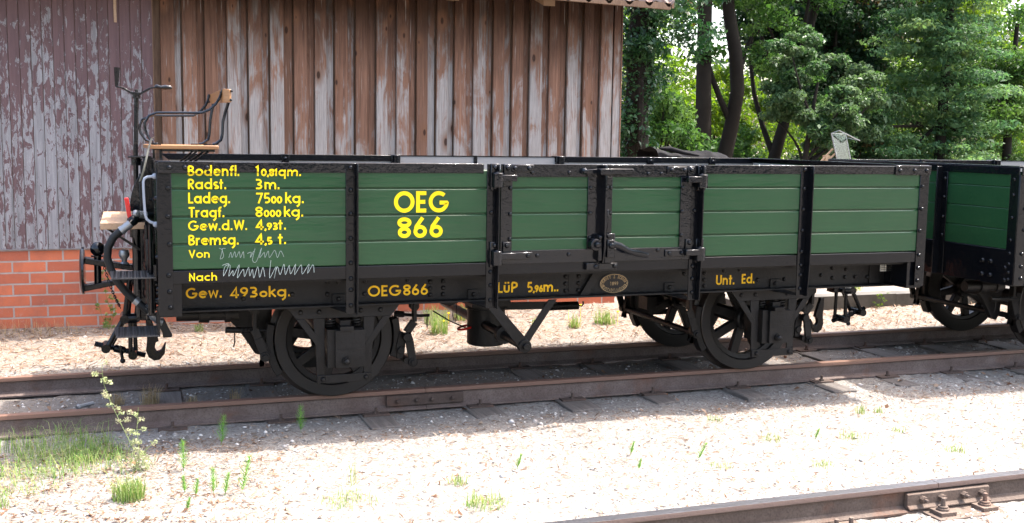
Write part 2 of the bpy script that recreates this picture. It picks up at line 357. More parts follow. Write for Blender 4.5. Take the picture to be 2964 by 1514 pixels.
# ------------------------------------------------------------------ ground
def sstep(a, b, x):
    t = np.clip((x - a) / (b - a), 0, 1); return t * t * (3 - 2 * t)
def gz(x, y):
    x = np.asarray(x, float); y = np.asarray(y, float)
    z = -.143 + .058 * sstep(1.2, 1.75, y) + .03 * sstep(1.8, 3.4, y) * sstep(-3, 0, x)
    z = z + .026 * sstep(-.33, -.95, y) - .012 * sstep(-1.9, -2.5, y)
    z = z + .012 * np.sin(x * 1.7 + y * 2.3) * np.sin(y * 1.9 - x * .6) + .006 * np.sin(5.1 * x + 1.3) * np.sin(6.3 * y)
    return z
def grid_axis(lo, hi, c0, c1, fine, coarse):
    a = list(np.arange(c0, c1, fine)); x = c0
    st = fine
    L_ = []
    while x > lo: st = min(st * 1.25, coarse); x -= st; L_.append(x)
    x = c1; st = fine; H_ = []
    while x < hi: H_.append(x); st = min(st * 1.25, coarse); x += st
    return np.array(sorted(L_) + a + H_ + [hi])
gx = grid_axis(-160, 220, -4.2, 5.2, .045, 14); gy = grid_axis(-90, 260, -3.2, 3.6, .045, 14)
XX, YY = np.meshgrid(gx, gy); ZZ = gz(XX, YY)
near = (np.abs(XX) < 6) & (YY > -4) & (YY < 5)
ZZ = ZZ + near * RNG.normal(0, .0035, XX.shape)
nx, ny = len(gx), len(gy); idx = np.arange(nx * ny).reshape(ny, nx)
F = np.stack([idx[:-1, :-1], idx[:-1, 1:], idx[1:, 1:], idx[1:, :-1]], -1).reshape(-1, 4)
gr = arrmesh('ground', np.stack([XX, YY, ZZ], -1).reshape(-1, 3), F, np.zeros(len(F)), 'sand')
gr['kind'] = 'structure'; gr.data.shade_smooth()

# litter and pebbles
def scatter(n, boxes, wts):
    out = []
    for (x0, x1, y0, y1), k in zip(boxes, wts):
        m_ = int(n * k); out.append(np.stack([RNG.uniform(x0, x1, m_), RNG.uniform(y0, y1, m_)], -1))
    return np.concatenate(out)
def flat_bits(P, ln, wd, zoff, tilt=.35):
    n = len(P); a = RNG.uniform(0, 2 * np.pi, n); L = RNG.uniform(*ln, n)[:, None]; W = RNG.uniform(*wd, n)[:, None]
    d = np.stack([np.cos(a), np.sin(a), RNG.normal(0, tilt, n)], -1); e = np.stack([-np.sin(a), np.cos(a), RNG.normal(0, tilt, n)], -1)
    c = np.stack([P[:, 0], P[:, 1], gz(P[:, 0], P[:, 1]) + zoff], -1)
    bend = np.stack([np.zeros(n), np.zeros(n), RNG.uniform(0, .5, n)], -1) * W
    V = np.stack([c - d * L / 2, c + e * W / 2 + bend, c + d * L / 2, c - e * W / 2 + bend], 1).reshape(-1, 3)
    F = np.arange(4 * n).reshape(-1, 4); return V, F
P = scatter(30000, [(-4, 5, -2.45, -.35), (-4, 6, 1.3, 3.35), (-4, 6, -.2, 1.0), (-4, 3, -3.1, -2.7), (-4, -2.0, -2.2, -.3)], [.34, .38, .09, .04, .15])
V, F = flat_bits(P, (.015, .065), (.003, .009), .006, .22)
o = arrmesh('straw_litter', V, F, RNG.random(len(F)), 'litter_mix'); o['kind'] = 'stuff'; tag(o, 'small brown straw and twig bits scattered over the pale sand', 'litter')
P = scatter(11000, [(-4, 7, 1.25, 3.4)], [1])
V, F = flat_bits(P, (.03, .12), (.003, .011), .012, .3)
o = arrmesh('dry_straw', V, F, RNG.random(len(F)) * .85, 'litter_mix'); o['kind'] = 'stuff'; tag(o, 'dry straw and grass stalks covering the strip before the shed', 'straw')
P = scatter(650, [(-3.8, 5, -.75, -.1), (-2.2, 5, -2.4, -.75), (-4, 6, 1.4, 3.3), (-4, 5, -.1, .95), (-3.7, -2.4, -2.2, -.15)], [.12, .05, .28, .25, .30])
V, F = flat_bits(P, (.022, .05), (.014, .03), .010, .4)
o = arrmesh('fallen_leaves', V, F, RNG.random(len(F)) * .8, 'litter_mix'); o['kind'] = 'stuff'; tag(o, 'curled dry brown leaves lying on the sand and beside the rails', 'leaves')
def rocks(n, P, r):
    b = np.array([(1, 0, 0), (-1, 0, 0), (0, 1, 0), (0, -1, 0), (0, 0, 1), (0, 0, -1)], float); f = np.array([(0, 2, 4), (2, 1, 4), (1, 3, 4), (3, 0, 4), (2, 0, 5), (1, 2, 5), (3, 1, 5), (0, 3, 5)])
    n = len(P); s_ = RNG.lognormal(0, .45, (n, 1, 1)) * r; V = b[None] * s_ * RNG.uniform(.6, 1.3, (n, 6, 1)); V[:, :, 2] *= .6
    a = RNG.uniform(0, 6.28, n); ca, sa = np.cos(a)[:, None], np.sin(a)[:, None]
    V = np.stack([V[:, :, 0] * ca - V[:, :, 1] * sa, V[:, :, 0] * sa + V[:, :, 1] * ca, V[:, :, 2]], -1)
    V += np.stack([P[:, 0], P[:, 1], gz(P[:, 0], P[:, 1]) + .002], -1)[:, None]
    F = (f[None] + 6 * np.arange(n)[:, None, None]).reshape(-1, 3); return V.reshape(-1, 3), F
P = scatter(9000, [(-4, 5, -2.5, -.2), (-4, 6, 1.3, 3.3), (-4, 5.5, 0.08, 1.0), (-4, 4, -.75, -.1), (.2, 3, -3, -2.68)], [.3, .2, .3, .12, .08])
V, F = rocks(0, P, .0065); o = arrmesh('gravel', V, F, np.repeat(RNG.random(len(P)), 8), 'pebble_mix'); o['kind'] = 'stuff'; tag(o, 'small pale pebbles strewn over sand and between the rails', 'gravel')

# ------------------------------------------------------------------ rails and sleepers
RP = [(-.0275, 0), (.0275, 0), (.029, -.006), (.029, -.024), (.010, -.034), (.008, -.100), (.020, -.108), (.055, -.118), (.055, -.128), (-.055, -.128), (-.055, -.118), (-.020, -.108), (-.008, -.100), (-.010, -.034), (-.029, -.024), (-.029, -.006)]
def rail(yc, x0, x1, mat, label, zoff=0.0, joints=()):
    r = empty('rail', (0, yc, -.128 + zoff)); tag(r, label, 'rail')
    cuts = [x0] + list(joints) + [x1]
    for a, b in zip(cuts[:-1], cuts[1:]):
        mb = MB(); mb.prism([(yc + p[0], p[1] + zoff) for p in RP], a + .002, b - .002, 'yz'); mb.build('rail_length', mat, r, smooth=True)
    return r
rf = rail(.0275, -14, 40, 'rail_rust', 'rusty rail nearest the viewer under the wagon wheels, with bolted joint', 0, (-.885,))
rb = rail(1.0825, -14, 40, 'rail_rust', 'rusty far rail of the wagon track beside the sunlit strip', 0, ())
rn = rail(-2.5915, -14, 40, 'rail_worn', 'shiny topped rail in the bottom right foreground with bolted splice', .005, (.99,))
def fishplate(r, yc, x0, x1, xs, zoff, mat, big):
    mb = MB(); yf = yc - .028 if not big else yc - .026
    if big: mb.prism([(yf, -.036), (yf - .012, -.040), (yf - .012, -.093), (yf - .030, -.104), (yf - .030, -.112), (yf + .012, -.106), (yf + .014, -.036)], x0, x1, 'yz')
    else: mb.prism([(yf + .002, -.030), (yf - .014, -.034), (yf - .016, -.098), (yf + .004, -.104)], x0, x1, 'yz')
    mb.v = [(a, b, c + zoff) for a, b, c in mb.v]
    p = mb.build('fishplate', mat, r, .002)
    for x in xs:
        b = MB(); yy = yf - (.012 if big else .014); z = -.066 + zoff
        b.tube([(x, yy + .004, z), (x, yy - (.026 if big else .012), z)], .017 if big else .012, 6)
        if big: b.tube([(x, yy - .026, z), (x, yy - .046, z)], .0085, 8)
        else: b.rivet(x, yy - .012, z, .012)
        b.build('bolt', mat, p)
fishplate(rf, .0275, -1.15, -.632, (-1.08, -.95, -.85, -.71), 0, 'iron_rust', False)
fishplate(rn, -2.5915, .805, 1.295, (.89, 1.0, 1.135, 1.245), .005, 'iron_worn', True)
sl_lab = 'weathered wooden sleeper under the wagon track, '
sx = [(-2.475, 'left of the wagon, beside dry grass'), (-1.83, 'under the left wheel, by a horsetail'), (-1.23, 'at the left end of the rail joint'), (-.53, 'at the right end of the rail joint'), (.13, 'below the middle of the wagon door'), (.74, 'below the right edge of the wagon door'), (1.42, 'just left of the right wheel foot'), (2.13, 'with a sunlit end right of the right wheel'), (2.72, 'second to the right of the right wheel'), (3.32, 'between the two wagons'), (3.95, 'under the first wheel of the second wagon'), (4.6, 'rightmost one the picture shows')]
for i, (x, t) in enumerate(sx):
    s = empty('sleeper', (x, .55, -.25)); tag(s, sl_lab + t, 'sleeper', 'sleepers under the wagon track')
    mb = MB(); y0 = -.33 + random.uniform(-.03, .03); y1 = 1.44; hw = .098 + random.uniform(-.012, .012); sk = random.uniform(-.02, .02)
    zt = -.1295 if x > -1 else -.137
    n = 8
    poly = [(x - hw, y0 + random.uniform(-.01, .01)), (x - .03, y0 - .008), (x + .02, y0 + .012), (x + hw, y0)] + [(x + hw + sk, y1), (x - hw + sk, y1)]
    mb.prism(poly, -.26, zt, 'xy'); o = mb.build('timber', 'sleeper_wood', s, .006)
    for yc in (.0275, 1.0825):
        b = MB(); b.box(x - .085, x + .085, yc - .125, yc - .0555, zt, zt + .012); p = b.build('base_plate', 'iron_rust', s, .002)
        b = MB(); b.tube([(x, yc - .085, zt + .012), (x, yc - .085, zt + .022)], .02, 6); b.tube([(x, yc - .085, zt + .022), (x, yc - .085, zt + .05)], .0095, 8); b.build('bolt', 'iron_rust', p)
# near track: one sleeper with chair plate and two fixings shows below the splice
for x, t in ((1.08, 'sleeper under the splice of the foreground rail'), (.40, 'sleeper left of the splice of the foreground rail')):
    s = empty('sleeper', (x, -2.1, -.25)); tag(s, 'buried dark ' + t, 'sleeper', 'sleepers under the foreground track')
    mb = MB(); mb.box(x - .13, x + .13, -4.0, -2.25, -.26, -.135); mb.build('timber', 'sleeper_wood', s, .006)
    b = MB(); b.box(x - .20 if x > 1 else x - .09, x + .20 if x > 1 else x + .09, -2.775, -2.648, -.1345, -.117); p = b.build('base_plate', 'iron_worn', s, .002)
    for xx in ((.955, 1.205) if x > 1 else (.36, .44)):
        b = MB()
        if x > 1:
            b.box(xx - .045, xx + .045, -2.745, -2.66, -.117, -.098); b.tube([(xx, -2.70, -.098), (xx, -2.70, -.088)], .030, 12); b.tube([(xx, -2.70, -.088), (xx, -2.70, -.078)], .024, 12); b.tube([(xx, -2.70, -.078), (xx, -2.70, -.04)], [.013, .010], 6)
        else:
            b.tube([(xx, -2.69, -.117), (xx, -2.69, -.085)], .012, 6)
        b.build('bolt', 'iron_worn', p, .0015)

# ------------------------------------------------------------------ stroke lettering (round monoline alphabet)
def arc(cx, cy, rx, ry, a0, a1, n=18): return [(cx + rx * math.cos(R(a0 + (a1 - a0) * i / n)), cy + ry * math.sin(R(a0 + (a1 - a0) * i / n))) for i in range(n + 1)]
def glyph(ch, t):
    h = t / 2; T = 1 - h; X = .70 - h; b = h; m = .35
    def bowl(cx, rx): return arc(cx, m, rx, m - h, 0, 360, 26)
    r = m - h; G = {}
    O = lambda cx, rx, cy, ry: arc(cx, cy, rx, ry, 0, 360, 30)
    if ch == 'B': return [[(h, b), (h, T)], [(h, T), (.25, T)] + arc(.25, .74, .22, T - .74, 90, -90) + [(h, .48)], [(.25, .48)] + arc(.27, (.48 + b) / 2, .26, (.48 - b) / 2, 90, -90) + [(h, b)]], .62
    if ch == 'R': return [[(h, 0), (h, T)], [(h, T), (.25, T)] + arc(.25, .71, .24, T - .71, 90, -90) + [(h, .42)], [(.22, .42), (.50, 0)]], .60
    if ch == 'P': return [[(h, 0), (h, T)], [(h, T), (.27, T)] + arc(.27, .69, .26, T - .69, 90, -90) + [(h, .38)]], .62
    if ch == 'L': return [[(h, 1), (h, b), (.47, b)]], .50
    if ch == 'T': return [[(0, T), (.58, T)], [(.29, T), (.29, 0)]], .60
    if ch == 'E': return [[(.50, T), (h, T), (h, b), (.50, b)], [(h, .5), (.45, .5)]], .56
    if ch == 'G': return [arc(.5, .5, .5 - h, .5 - h, 48, 352, 34) + [(.98 - h, .46), (.54, .46)]], 1.04
    if ch == 'O': return [O(.5, .5 - h, .5, .5 - h)], 1.02
    if ch == 'V': return [[(h, 1), (.36, 0.06), (.72 - h, 1)]], .72
    if ch == 'W': return [[(h, 1), (.28, .08), (.52, .92), (.76, .08), (1.04 - h, 1)]], 1.06
    if ch == 'N': return [[(h, 0), (h, .96), (.62 - h, .04), (.62 - h, 1)]], .66
    if ch == 'U': return [[(h, 1), (h, .32)] + arc(.33, .32, .33 - h, .32 - h, 180, 360) + [(.66 - h, 1)]], .70
    if ch == 'H': return [[(h, 0), (h, 1)], [(.6 - h, 0), (.6 - h, 1)], [(h, .5), (.6 - h, .5)]], .64
    if ch == 'Y': return [[(h, 1), (.32, .46), (.64 - h, 1)], [(.32, .46), (.32, 0)]], .64
    if ch == 'D': return [[(h, b), (h, T), (.24, T)] + arc(.24, .5, .40, T - .5, 90, -90) + [(h, b)]], .72
    if ch == 'S': return [arc(.29, .735, .22, T - .735, 40, 270, 18) + arc(.29, .25, .24, .235 + .0, 90, -140, 18)], .58
    if ch == 'A': return [[(0, 0), (.34, .95), (.68, 0)], [(.14, .3), (.54, .3)]], .70
    if ch == 'M': return [[(h, 0), (.12, .95), (.42, .1), (.72, .95), (.84 - h, 0)]], .88
    if ch == 'C': return [arc(.5, .5, .5 - h, .5 - h, 45, 315, 30)], .86
    if ch == 'K': return [[(h, 0), (h, 1)], [(.55, 1), (h, .48)], [(.2, .56), (.58, 0)]], .60
    if ch == '&': return [[(.66, 0), (.18, .72)] + arc(.34, .80, .16, .14, 200, -20) + [(.16, .36)] + arc(.30, .24, .22, .20, 150, 330) + [(.66, .45)]], .72
    if ch == '/': return [[(0, 0), (.34, 1)]], .38
    if ch in 'oecadgqb':
        cx = .36; rx = .36 - h
        if ch == 'o': return [bowl(cx, rx)], .74
        if ch == 'c': return [arc(cx, m, rx, r, 48, 312, 26)], .64
        if ch == 'e': return [[(h, m + .02), (.72 - h, m + .02)] + arc(cx, m, rx, r, 4, 318, 30)], .74
        if ch == 'a': return [bowl(cx, rx), [(.72 - h, 0), (.72 - h, .70)]], .78
        if ch == 'd': return [bowl(cx, rx), [(.72 - h, 0), (.72 - h, 1.04)]], .78
        if ch == 'g': return [bowl(cx, rx), [(.72 - h, .70), (.72 - h, .02), (.69 - h, -.12), (.60 - h, -.23), (.40, -.31)]], .78
        if ch == 'q': return [bowl(cx, rx), [(.72 - h, .70), (.72 - h, -.30)]], .78
    if ch == 'n': return [[(h, 0), (h, .70)], [(h, .36)] + arc(.30, .38, .30 - h, .32 - h, 180, 0) + [(.60 - h, 0)]], .66
    if ch == 'h': return [[(h, 0), (h, 1.04)], [(h, .36)] + arc(.30, .38, .30 - h, .32 - h, 180, 0) + [(.60 - h, 0)]], .66
    if ch == 'm': return [[(h, 0), (h, .70)], [(h, .40)] + arc(.28, .42, .28 - h, .28 - h, 180, 0) + [(.56 - h, 0)], [(.56 - h, .40)] + arc(.76, .42, .28 - h, .28 - h, 180, 0) + [(1.04 - h, 0)]], 1.10
    if ch == 'r': return [[(h, 0), (h, .70)], [(h, .38)] + arc(.30, .36, .30 - h, .34 - h, 180, 70)], .44
    if ch == 's': return [arc(.25, .51, .17, .19 - h * .5, 45, 270, 14) + arc(.25, .19, .19, .19 - h, 90, -140, 14)], .48
    if ch == 't': return [[(.17, .95), (.17, 0)], [(0, .70 - h), (.36, .70 - h)]], .40
    if ch == 'f': return [[(.16, 0), (.16, .78)] + arc(.33, .80, .17, T - .78, 180, 75, 10), [(0, .70 - h), (.34, .70 - h)]], .40
    if ch == 'l': return [[(h, 0), (h, 1.04)]], .20
    if ch == 'k': return [[(h, 0), (h, 1.04)], [(.50, .70), (h, .32)], [(.20, .42), (.54, 0)]], .57
    if ch == 'w': return [[(h, .70), (.24, .06), (.45, .64), (.66, .06), (.90 - h, .70)]], .92
    if ch == 'ü': return [[(h, .70), (h, .28)] + arc(.29, .28, .29 - h, .28 - h, 180, 360) + [(.58 - h, .70)], [(.17, .84), (.17, 1)], [(.43, .84), (.43, 1)]], .64
    if ch == '.': return [[(h * 1.1, 0), (h * 1.1, t * 1.15)]], .24
    if ch == ',': return [[(.14, t * 1.1), (.10, -.02), (.02, -.14)]], .20
    if ch == ' ': return [], .38
    if ch == '1': return [[(.0, .80), (.17, .95), (.17, 0)]], .34
    if ch == '3': return [[(.05, T), (.33, T)] + arc(.28, .73, .20, T - .73, 60, -90, 12) + [(.2, .52)], [(.2, .52)] + arc(.27, .26, .25, .26 - h, 90, -110, 16) + [(.04, b)]], .60
    if ch == '4': return [[(.45, 0), (.45, .97), (.06, .27), (.64, .27)]], .66
    if ch == '5': return [[(.50, T), (.16, T), (.11, .56)] + arc(.27, .31, .25, .31 - h, 120, -120, 18)], .60
    if ch == '6': return [arc(.31, .31, .31 - h, .31 - h, 0, 360, 26), [(.42, .98), (.14, .55)] + arc(.31, .31, .31 - h, .31 - h, 150, 200, 4)], .66
    if ch == '9': return [arc(.31, .69, .31 - h, .31 - h, 0, 360, 26), [(.20, .02), (.48, .45)] + arc(.31, .69, .31 - h, .31 - h, -30, 20, 4)], .66
    if ch == '7': return [[(0, T), (.52, T), (.20, 0)]], .58
    if ch == '8': return [arc(.30, .745, .23, .255 - h, 0, 360, 24), arc(.30, .275, .30 - h, .275 - h, 0, 360, 26)], .64
    if ch == '0': return [arc(.34, .5, .34 - h, .5 - h, 0, 360, 28)], .70
    return [], .3
def ribbon(pts, wd):
    p = []
    for q in pts:
        if not p or (abs(q[0] - p[-1][0]) + abs(q[1] - p[-1][1])) > 1e-6: p.append(q)
    closed = math.hypot(p[0][0] - p[-1][0], p[0][1] - p[-1][1]) < 1e-4 and len(p) > 3
    if closed: p = p[:-1]
    n = len(p); Lp, Rp = [], []
    for i in range(n):
        a = p[i - 1] if (closed or i > 0) else None; c = p[(i + 1) % n] if (closed or i < n - 1) else None
        def nd(u, v):
            dx, dy = v[0] - u[0], v[1] - u[1]; l_ = math.hypot(dx, dy); return (-dy / l_, dx / l_)
        n1 = nd(a, p[i]) if a else nd(p[i], c); n2 = nd(p[i], c) if c else n1
        mx, my = n1[0] + n2[0], n1[1] + n2[1]; ml = math.hypot(mx, my)
        if ml < .3: mx, my, k = n2[0], n2[1], 1
        else:
            mx, my = mx / ml, my / ml; k = min(1.7, 1 / max(.3, mx * n1[0] + my * n1[1]))
        Lp.append((p[i][0] + mx * k * wd / 2, p[i][1] + my * k * wd / 2)); Rp.append((p[i][0] - mx * k * wd / 2, p[i][1] - my * k * wd / 2))
    quads = [(Lp[i], Lp[(i + 1) % n], Rp[(i + 1) % n], Rp[i]) for i in range(n if closed else n - 1)]
    return quads
def layout(runs, x0, x1, z0, cap, wt=.165):
    """runs: (text, scale) pairs; returns strokes placed between x0 and x1"""
    out = []; x = 0; ext = [1e9, -1e9]
    for txt, sc in runs:
        for ch in txt:
            g, adv = glyph(ch, wt / max(sc, .92) if sc < 1 else wt)
            for st in g:
                q = [(x + a * sc, b_ * sc) for a, b_ in st]; out.append(q)
                ext[0] = min(ext[0], min(a for a, _ in q)); ext[1] = max(ext[1], max(a for a, _ in q))
            x += (adv + .06) * sc
    sx_ = (x1 - x0 - wt * cap) / (ext[1] - ext[0])
    return [[(x0 + wt * cap / 2 + (a - ext[0]) * sx_, z0 + b_ * cap) for a, b_ in q] for q in out], wt * cap
def lettering(name, items, y, mat, parent, label=None, yfun=None, wt=.165):
    mb = MB(); k = 0
    for runs, x0, x1, z0, cap in items:
        strokes, wd = layout(runs, x0, x1, z0, cap, wt)
        for q in strokes:
            if len(q) < 2: continue
            # subdivide long straight pieces so paint can follow the surface below it
            qq = [q[0]]
            for a, b in zip(q[:-1], q[1:]):
                L_ = math.hypot(b[0] - a[0], b[1] - a[1]); m_ = max(1, int(L_ / (.012 if yfun else 9)))
                qq += [(a[0] + (b[0] - a[0]) * i / m_, a[1] + (b[1] - a[1]) * i / m_) for i in range(1, m_ + 1)]
            k += 1; dy = .0014 + .00018 * (k % 7)
            for quad in ribbon(qq, wd):
                mb.add([(u, (yfun(u, v) if yfun else y) - dy, v) for u, v in quad], [(0, 1, 2, 3)])
    o = mb.build(name, mat, parent, smooth=False)
    if label: o['label'] = label
    return o

# ------------------------------------------------------------------ the near wagon
YS, YF, XL, XR = -.64, 1.58, -2.551, 2.505
ZT, ZB = 1.487, .90
SEAM = [1.343, 1.191, 1.041]
W1 = empty('freight_wagon', (0, .47, 0))
tag(W1, 'open green planked freight wagon lettered OEG 866 with brakeman seat', 'freight wagon')

def planks(mb, x0, x1, zb, zt, y0=YS, th=.032):
    zs = [zb] + [s for s in SEAM[::-1] if zb < s < zt] + [zt]
    for a, b in zip(zs[:-1], zs[1:]): mb.box(x0, x1, y0, y0 + th, a + .0035, b - .0035)
    mb.box(x0, x1, y0 + .010, y0 + th - .002, zb, zt)
    return mb
def side(root, x_l, x_r):
    for x0, x1 in ((x_l + .05, -.68), (.70, x_r - .05)):
        planks(MB(), x0, x1, ZB, 1.452).build('side_panel', 'green_paint', root, .0062)
    mb = MB(); mb.box(x_l + .05, x_r - .05, YS + .034, YS + .046, .84, 1.455); mb.build('inner_lining', 'grey_inside', root, smooth=False)
    mb = MB(); mb.box(x_l + .06, x_r - .05, YS - .001, YS + .06, .825, ZB - .001); mb.build('bottom_rail', 'black_frame', root, .004)
    for x0, x1 in ((x_l + .02, -.712), (.745, x_r - .02)):
        mb = MB(); mb.prism([(YS - .006, 1.432), (YS - .006, ZT), (YS + .062, ZT), (YS + .062, ZT - .008), (YS, ZT - .008), (YS, 1.432)], x0, x1, 'yz')
        mb.build('top_rail', 'black_gloss', root, .002)
def corner(root, x0, x1, end, zb=.650):
    mb = MB(); s = 1 if end < 0 else -1
    mb.box(x0, x1, YS - .008, YS - .0004, zb, 1.43)
    xe = x0 if end < 0 else x1
    mb.box(min(xe, xe + s * .008), max(xe, xe + s * .008), YS - .0004, YS + .085, zb, 1.45)
    rx = (x0 + .058 if end < 0 else x0 + .022)
    for z in (1.348, 1.195, 1.045, .876, .786, .70): mb.rivet(rx + random.uniform(-.004, .004), YS - .008, z, .0125)
    for z in (1.40, 1.29, 1.13, .97, .876, .80, .74, .69): mb.rivet(xe, YS + .045, z, .011, '-x' if end < 0 else 'x')
    mb.build('corner_post', 'black_frame', root, .003)
    mb = MB(); a, b = (x0 + .008, x0 + .302) if end < 0 else (x1 - .29, x1 + .002)
    mb.box(a, b, YS - .018, YS - .0082, 1.428, 1.491)
    for u in ((.06, .14, .255) if end < 0 else (.035, .155, .255)): mb.rivet(a + u, YS - .018, 1.458, .0125)
    mb.build('corner_plate', 'black_gloss', root, .002)
def stake(root, x, z0=.625, rivs=(1.455, 1.335, 1.20, 1.06, .92, .83, .765, .675)):
    mb = MB(); mb.box(x - .062, x - .0075, YS - .0085, YS - .0005, z0, ZT - .001); mb.prism([(YS - .0005, ZT - .002), (YS - .062, ZT - .002), (YS - .066, 1.43), (YS - .066, .84), (YS - .052, z0), (YS - .0005, z0)], x - .0072, x, 'yz')
    for z in rivs: mb.rivet(x - .034, YS - .0085, z, .0125)
    mb.build('stake', 'black_frame', root, .0018)
    # bracket that carries the stake foot from the sole bar
    mb = MB(); xa = x - .095
    mb.box(xa, xa + .075, -.392, -.3802, .632, .705); mb.rivet(xa + .037, -.392, .675, .013)
    mb.prism([(xa - .02, -.378), (xa + .10, -.378), (x - .012, YS + .0005), (x - .060, YS + .0005)], .626, .634, 'xy')
    mb.build('stake_bracket', 'black_under', root, .002)

side(W1, XL, XR)
corner(W1, XL, -2.473, -1); corner(W1, 2.428, XR, 1, .657)
STK = [-1.470, -.630, .727, 1.535]
for x in STK:
    stake(W1, x, rivs=(1.46, 1.335, 1.20, 1.06, .92, .83, .765, .675) if abs(x) > 1 else (1.20, .845, .765, .675))
# door between the two middle stakes
door = planks(MB(), -.606, .682, ZB + .004, 1.455, YS - .002).build('door', 'green_paint', W1, .0062); door['label'] = 'green planked side door in a black iron frame'
mb = MB(); yf = YS - .012; yb = YS - .0025
mb.box(-.606, -.534, yf, yb, .969, 1.411); mb.box(.590, .666, yf, yb, .969, 1.411); mb.box(-.606, .690, yf, yb, 1.411, 1.4865); mb.box(-.606, .690, yf, yb, .889, .969)
for x, zs in ((-.548, (1.345, 1.19, 1.04)), (.602, (1.345, 1.195, 1.045))):
    for z in zs: mb.rivet(x, yf, z, .012)
for x, z in ((-.41, 1.437), (-.17, 1.437), (.36, 1.432), (.45, 1.433), (-.37, .937), (-.165, .94), (.44, .953), (.29, .93)): mb.rivet(x, yf, z, .0115)
mb.build('door_frame', 'black_gloss', door, .002)
mb = MB(); mb.box(-.045, .118, yf - .001, yb, .9692, 1.4108)
mb.prism([(yf, 1.486), (YS - .075, 1.486), (YS - .085, 1.40), (YS - .085, .98), (YS - .06, .885), (yf, .885)], .040, .052, 'yz')
for x, zs in ((-.028, (1.345, 1.19, 1.04)), (.082, (1.345, 1.19)), (.106, (1.345, 1.19, 1.045))):
    for z in zs: mb.rivet(x, yf - .001, z, .012)
mb.build('closing_bar', 'black_gloss', door, .002)
def hinge(x0, sgn, zc, strap_z, up):
    """x0: pin position, sgn: +1 leaf runs right onto the door"""
    mb = MB(); y = YS - .013
    a, b = sorted((x0 - sgn * .036, x0 + sgn * .018)); mb.box(a, b, y - .012, y + .012, zc - .078, zc + .076)
    a, b = sorted((x0 + sgn * .044, x0 + sgn * .092)); mb.box(a, b, y - .014, y + .0, zc - .008, zc + .073)
    mb.tube([(x0, y - .036, zc - .062), (x0, y - .036, zc + .024)], .033, 14)
    mb.tube([(x0, y - .036, zc + .020), (x0, y - .036, zc + .030)], .015, 10)
    a, b = sorted((x0, x0 + sgn * .112)); mb.box(a, b, y - .062, y - .012, zc - .026, zc + .012)
    a, b = sorted((x0 + sgn * .094, x0 + sgn * .235)); mb.box(a, b, y - .011, y + .001, strap_z - .022, strap_z + .022)
    mb.rivet(x0 - sgn * .008, y - .012, zc + .055, .0135); mb.rivet(x0 - sgn * .008, y - .012, zc - .062, .0135); mb.rivet(x0 + sgn * .068, y - .014, zc + .052, .0135)
    mb.rivet(x0 + sgn * .115, y - .011, strap_z, .0125); mb.rivet(x0 + sgn * .205, y - .011, strap_z, .0125)
    mb.build('hinge', 'black_gloss', door, .004)
hinge(-.638, 1, 1.412, 1.462, 1); hinge(-.638, 1, .950, .937, 0); hinge(.722, -1, 1.405, 1.455, 1); hinge(.722, -1, .945, .932, 0)
mb = MB(); mb.prism([(-.10, 1.437), (-.085, 1.455), (.03, 1.462), (.245, 1.462), (.252, 1.455), (.252, 1.434), (.245, 1.428), (.06, 1.428), (-.08, 1.43)], YS - .034, YS - .016); mb.rivet(-.078, YS - .034, 1.446, .016); mb.tube([(-.078, YS - .034, 1.446), (-.078, YS - .012, 1.446)], .02, 10)
mb.prism([(.0, 1.427), (.07, 1.427), (.07, 1.463), (.0, 1.463)], YS - .098, YS - .0345); mb.build('locking_bar', 'black_gloss', door, .003)
mb = MB()
mb.box(.012, .038, YS - .06, YS - .014, .90, 1.06); mb.box(.0545, .122, YS - .062, YS - .014, .885, 1.067); mb.box(.062, .11, YS - .085, YS - .062, .92, 1.03)
mb.tube([(-.005, YS - .07, 1.0), (-.005, YS - .014, 1.0)], .037, 14); mb.rivet(.0, YS - .07, 1.0, .02); mb.rivet(.075, YS - .062, 1.052, .014); mb.rivet(.088, YS - .085, .995, .019); mb.rivet(.02, YS - .06, 1.045, .013)
mb.prism([(.060, 1.21), (.075, 1.215), (.08, 1.17), (.095, 1.135), (.09, 1.10), (.066, 1.095), (.07, 1.06), (.058, 1.06)], YS - .062, YS - .030)
mb.build('latch', 'black_gloss', door, .004)
mb = MB(); mb.tube([(.10, YS - .075, 1.003), (.145, YS - .085, .992), (.20, YS - .10, .962), (.25, YS - .105, .948), (.33, YS - .10, .930)], [.023, .020, .017, .021, .016], 8)
mb.v = [(x, YS - .09 + (y - YS + .09) * .6, z) for x, y, z in mb.v]; mb.build('latch_handle', 'black_gloss', door)
mb = MB(); mb.box(-.053, .028, YS - .035, YS - .0025, .842, .884); mb.box(.034, .16, YS - .022, YS - .0025, .840, .880); mb.rivet(.008, YS - .035, .862, .014); mb.rivet(.142, YS - .022, .862, .014); mb.build('door_catch', 'black_gloss', W1, .003)

# far side, ends, floor
mb = MB(); mb.box(XL + .05, XR - .05, YF - .04, YF - .012, .84, 1.445); mb.box(-.69, .60, YF - .0405, YF - .0125, 1.445, ZT - .004); mb.build('far_side_lining', 'grey_inside', W1, smooth=False)
mb = MB(); planks(mb, XL + .05, XR - .05, ZB, 1.47, YF - .0115, .024); mb.build('far_side_panel', 'green_paint', W1)
for x0, x1 in ((XL, -.765), (.665, XR)):
    mb = MB(); mb.box(x0, x1, YF - .052, YF + .012, 1.446, ZT + .004); mb.build('top_rail', 'black_gloss', W1, .002)
mb = MB(); mb.box(-.70, .62, YF - .046, YF + .012, ZT - .003, ZT + .004); mb.build('door_edge', 'black_gloss', W1)
for x in (-1.577, 1.46, 2.05): 
    mb = MB(); mb.box(x - .028, x + .028, YF - .066, YF + .06, 1.40, ZT + .006); mb.rivet(x, YF - .066, 1.462, .012); mb.build('stake_head', 'black_gloss', W1, .002)
